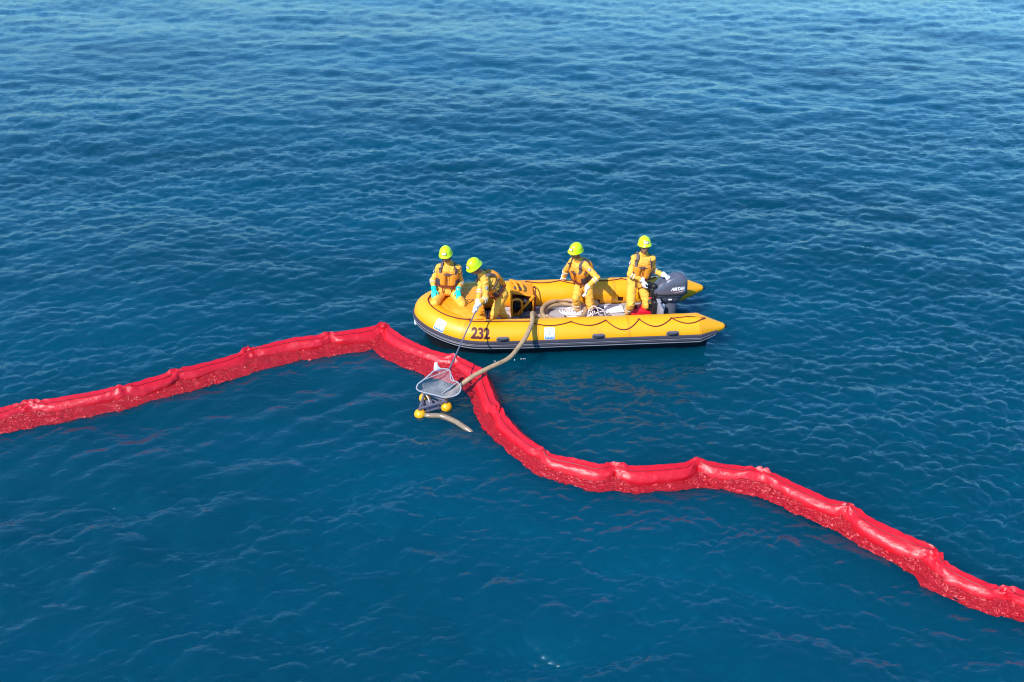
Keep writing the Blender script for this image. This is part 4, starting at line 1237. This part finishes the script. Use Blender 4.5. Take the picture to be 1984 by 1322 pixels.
# kneeling on the bow canopy, hands on the thighs
J = {'pelvis': [0.617, 0.20, 0.75], 'chest': [0.654, 0.25, 1.175], 'head': [0.62, 0.16, 1.415], 'shR': [0.49, 0.26, 1.15], 'shL': [0.82, 0.21, 1.15], 'wrR': [0.395, 0.04, 0.845], 'wrL': [0.80, -0.02, 0.85],
     'knR': [0.40, -0.18, 0.695], 'knL': [0.87, -0.25, 0.70], 'anR': [0.50, 0.22, 0.66], 'anL': [0.74, 0.22, 0.66]}
person('person kneeling on the bow canopy in yellow coverall and orange vest, wearing turquoise gloves', (.62, .1, .66), J, (-.05, -1, .05), (-.22, -1, -.02),
       {'R': ((-.05, -.85, -.5), (.2, .3, -.9), .22, .0), 'L': ((.03, -.85, -.5), (-.2, .3, -.9), .22, .0)}, M['teal_glove'],
       {'R': (-.25, .9, -.2), 'L': (.2, .9, -.2)}, {'R': (0, -1, 0), 'L': (0, -1, 0)}, GRP, {'R': (0, 1, -.12), 'L': (0, 1, -.12)}, -.25, (1, 1))
# bending over the side with the net pole
J = {'pelvis': [1.473, -0.22, 0.895], 'chest': [1.226, -0.38, 1.272], 'head': [1.079, -0.46, 1.485], 'shL': [1.235, -0.55, 1.265], 'shR': [1.20, -0.21, 1.255], 'wrL': [1.09, -0.84, 1.0], 'wrR': [1.11, -0.60, 0.915],
     'anL': [1.349, -0.24, 0.235], 'anR': [1.67, -0.14, 0.235]}
person('person bending over the boat side, holding the long pole of the landing net', (1.5, -.15, .155), J, (-.72, -.55, -.55), (-.80, -.60, -.22),
       {'R': ((-.2, -.4, -.9), (-.8, -.3, .1), .5, .0), 'L': ((-.15, -.62, -.75), (-.85, .3, .1), .75, .35)}, M['white_glove'],
       {'R': (.1, .3, -1), 'L': (.35, .1, -1)}, {'R': (-.3, -1, 0), 'L': (-.5, -.9, 0)}, GRP, {'R': (-.6, -.8, 0), 'L': (-.8, -.6, 0)}, -.22)
# steadying himself on the far tube
J = {'pelvis': [2.971, 0.33, 0.74], 'chest': [2.861, 0.25, 1.175], 'head': [2.788, 0.17, 1.405], 'shL': [2.965, 0.115, 1.165], 'shR': [2.755, 0.36, 1.13], 'wrL': [2.954, -0.10, 0.86], 'wrR': [2.665, 0.67, 0.675],
     'anR': [2.866, 0.20, 0.235], 'anL': [3.24, 0.50, 0.245]}
person('person stepping among the ropes amidships, one white glove resting on the far tube', (2.97, .33, .155), J, (-.80, -.58, -.15), (-.82, -.58, -.08),
       {'R': ((-.15, .55, -.8), (.3, .8, .5), .22, .0), 'L': ((-.12, -.25, -.95), (-.9, .1, .2), .42, .0)}, M['white_glove'],
       {'R': (-.6, .3, -.6), 'L': (.8, -.3, -.2)}, {'R': (-.35, -1, 0), 'L': (-.1, -.6, -.6)}, GRP, {'R': (-.6, -.8, 0), 'L': (-.2, -.9, -.25)}, -.28, (0, 1))
# at the outboard
J = {'pelvis': [3.861, 0.12, 0.83], 'chest': [3.924, 0.13, 1.293], 'head': [3.915, 0.05, 1.535], 'shR': [3.765, 0.12, 1.27], 'shL': [4.085, 0.09, 1.27], 'wrR': [3.915, -0.06, 0.945], 'wrL': [4.295, 0.0, 0.995],
     'anR': [3.743, 0.12, 0.235], 'anL': [4.03, 0.24, 0.235]}
person('person standing at the stern with one white glove on the grey outboard cowl', (3.88, .15, .155), J, (.05, -1, .05), (.05, -1, .08),
       {'R': ((.12, -.35, -.9), (.5, .3, .1), .55, .2), 'L': ((.80, -.25, -.42), (.1, .1, -1), .10, .0)}, M['white_glove'],
       {'R': (-.7, -.2, -.5), 'L': (.1, .4, -1)}, {'R': (-.15, -1, 0), 'L': (.1, -1, 0)}, GRP, {'R': (-.2, -1, 0), 'L': (.25, -1, 0)}, -.38)
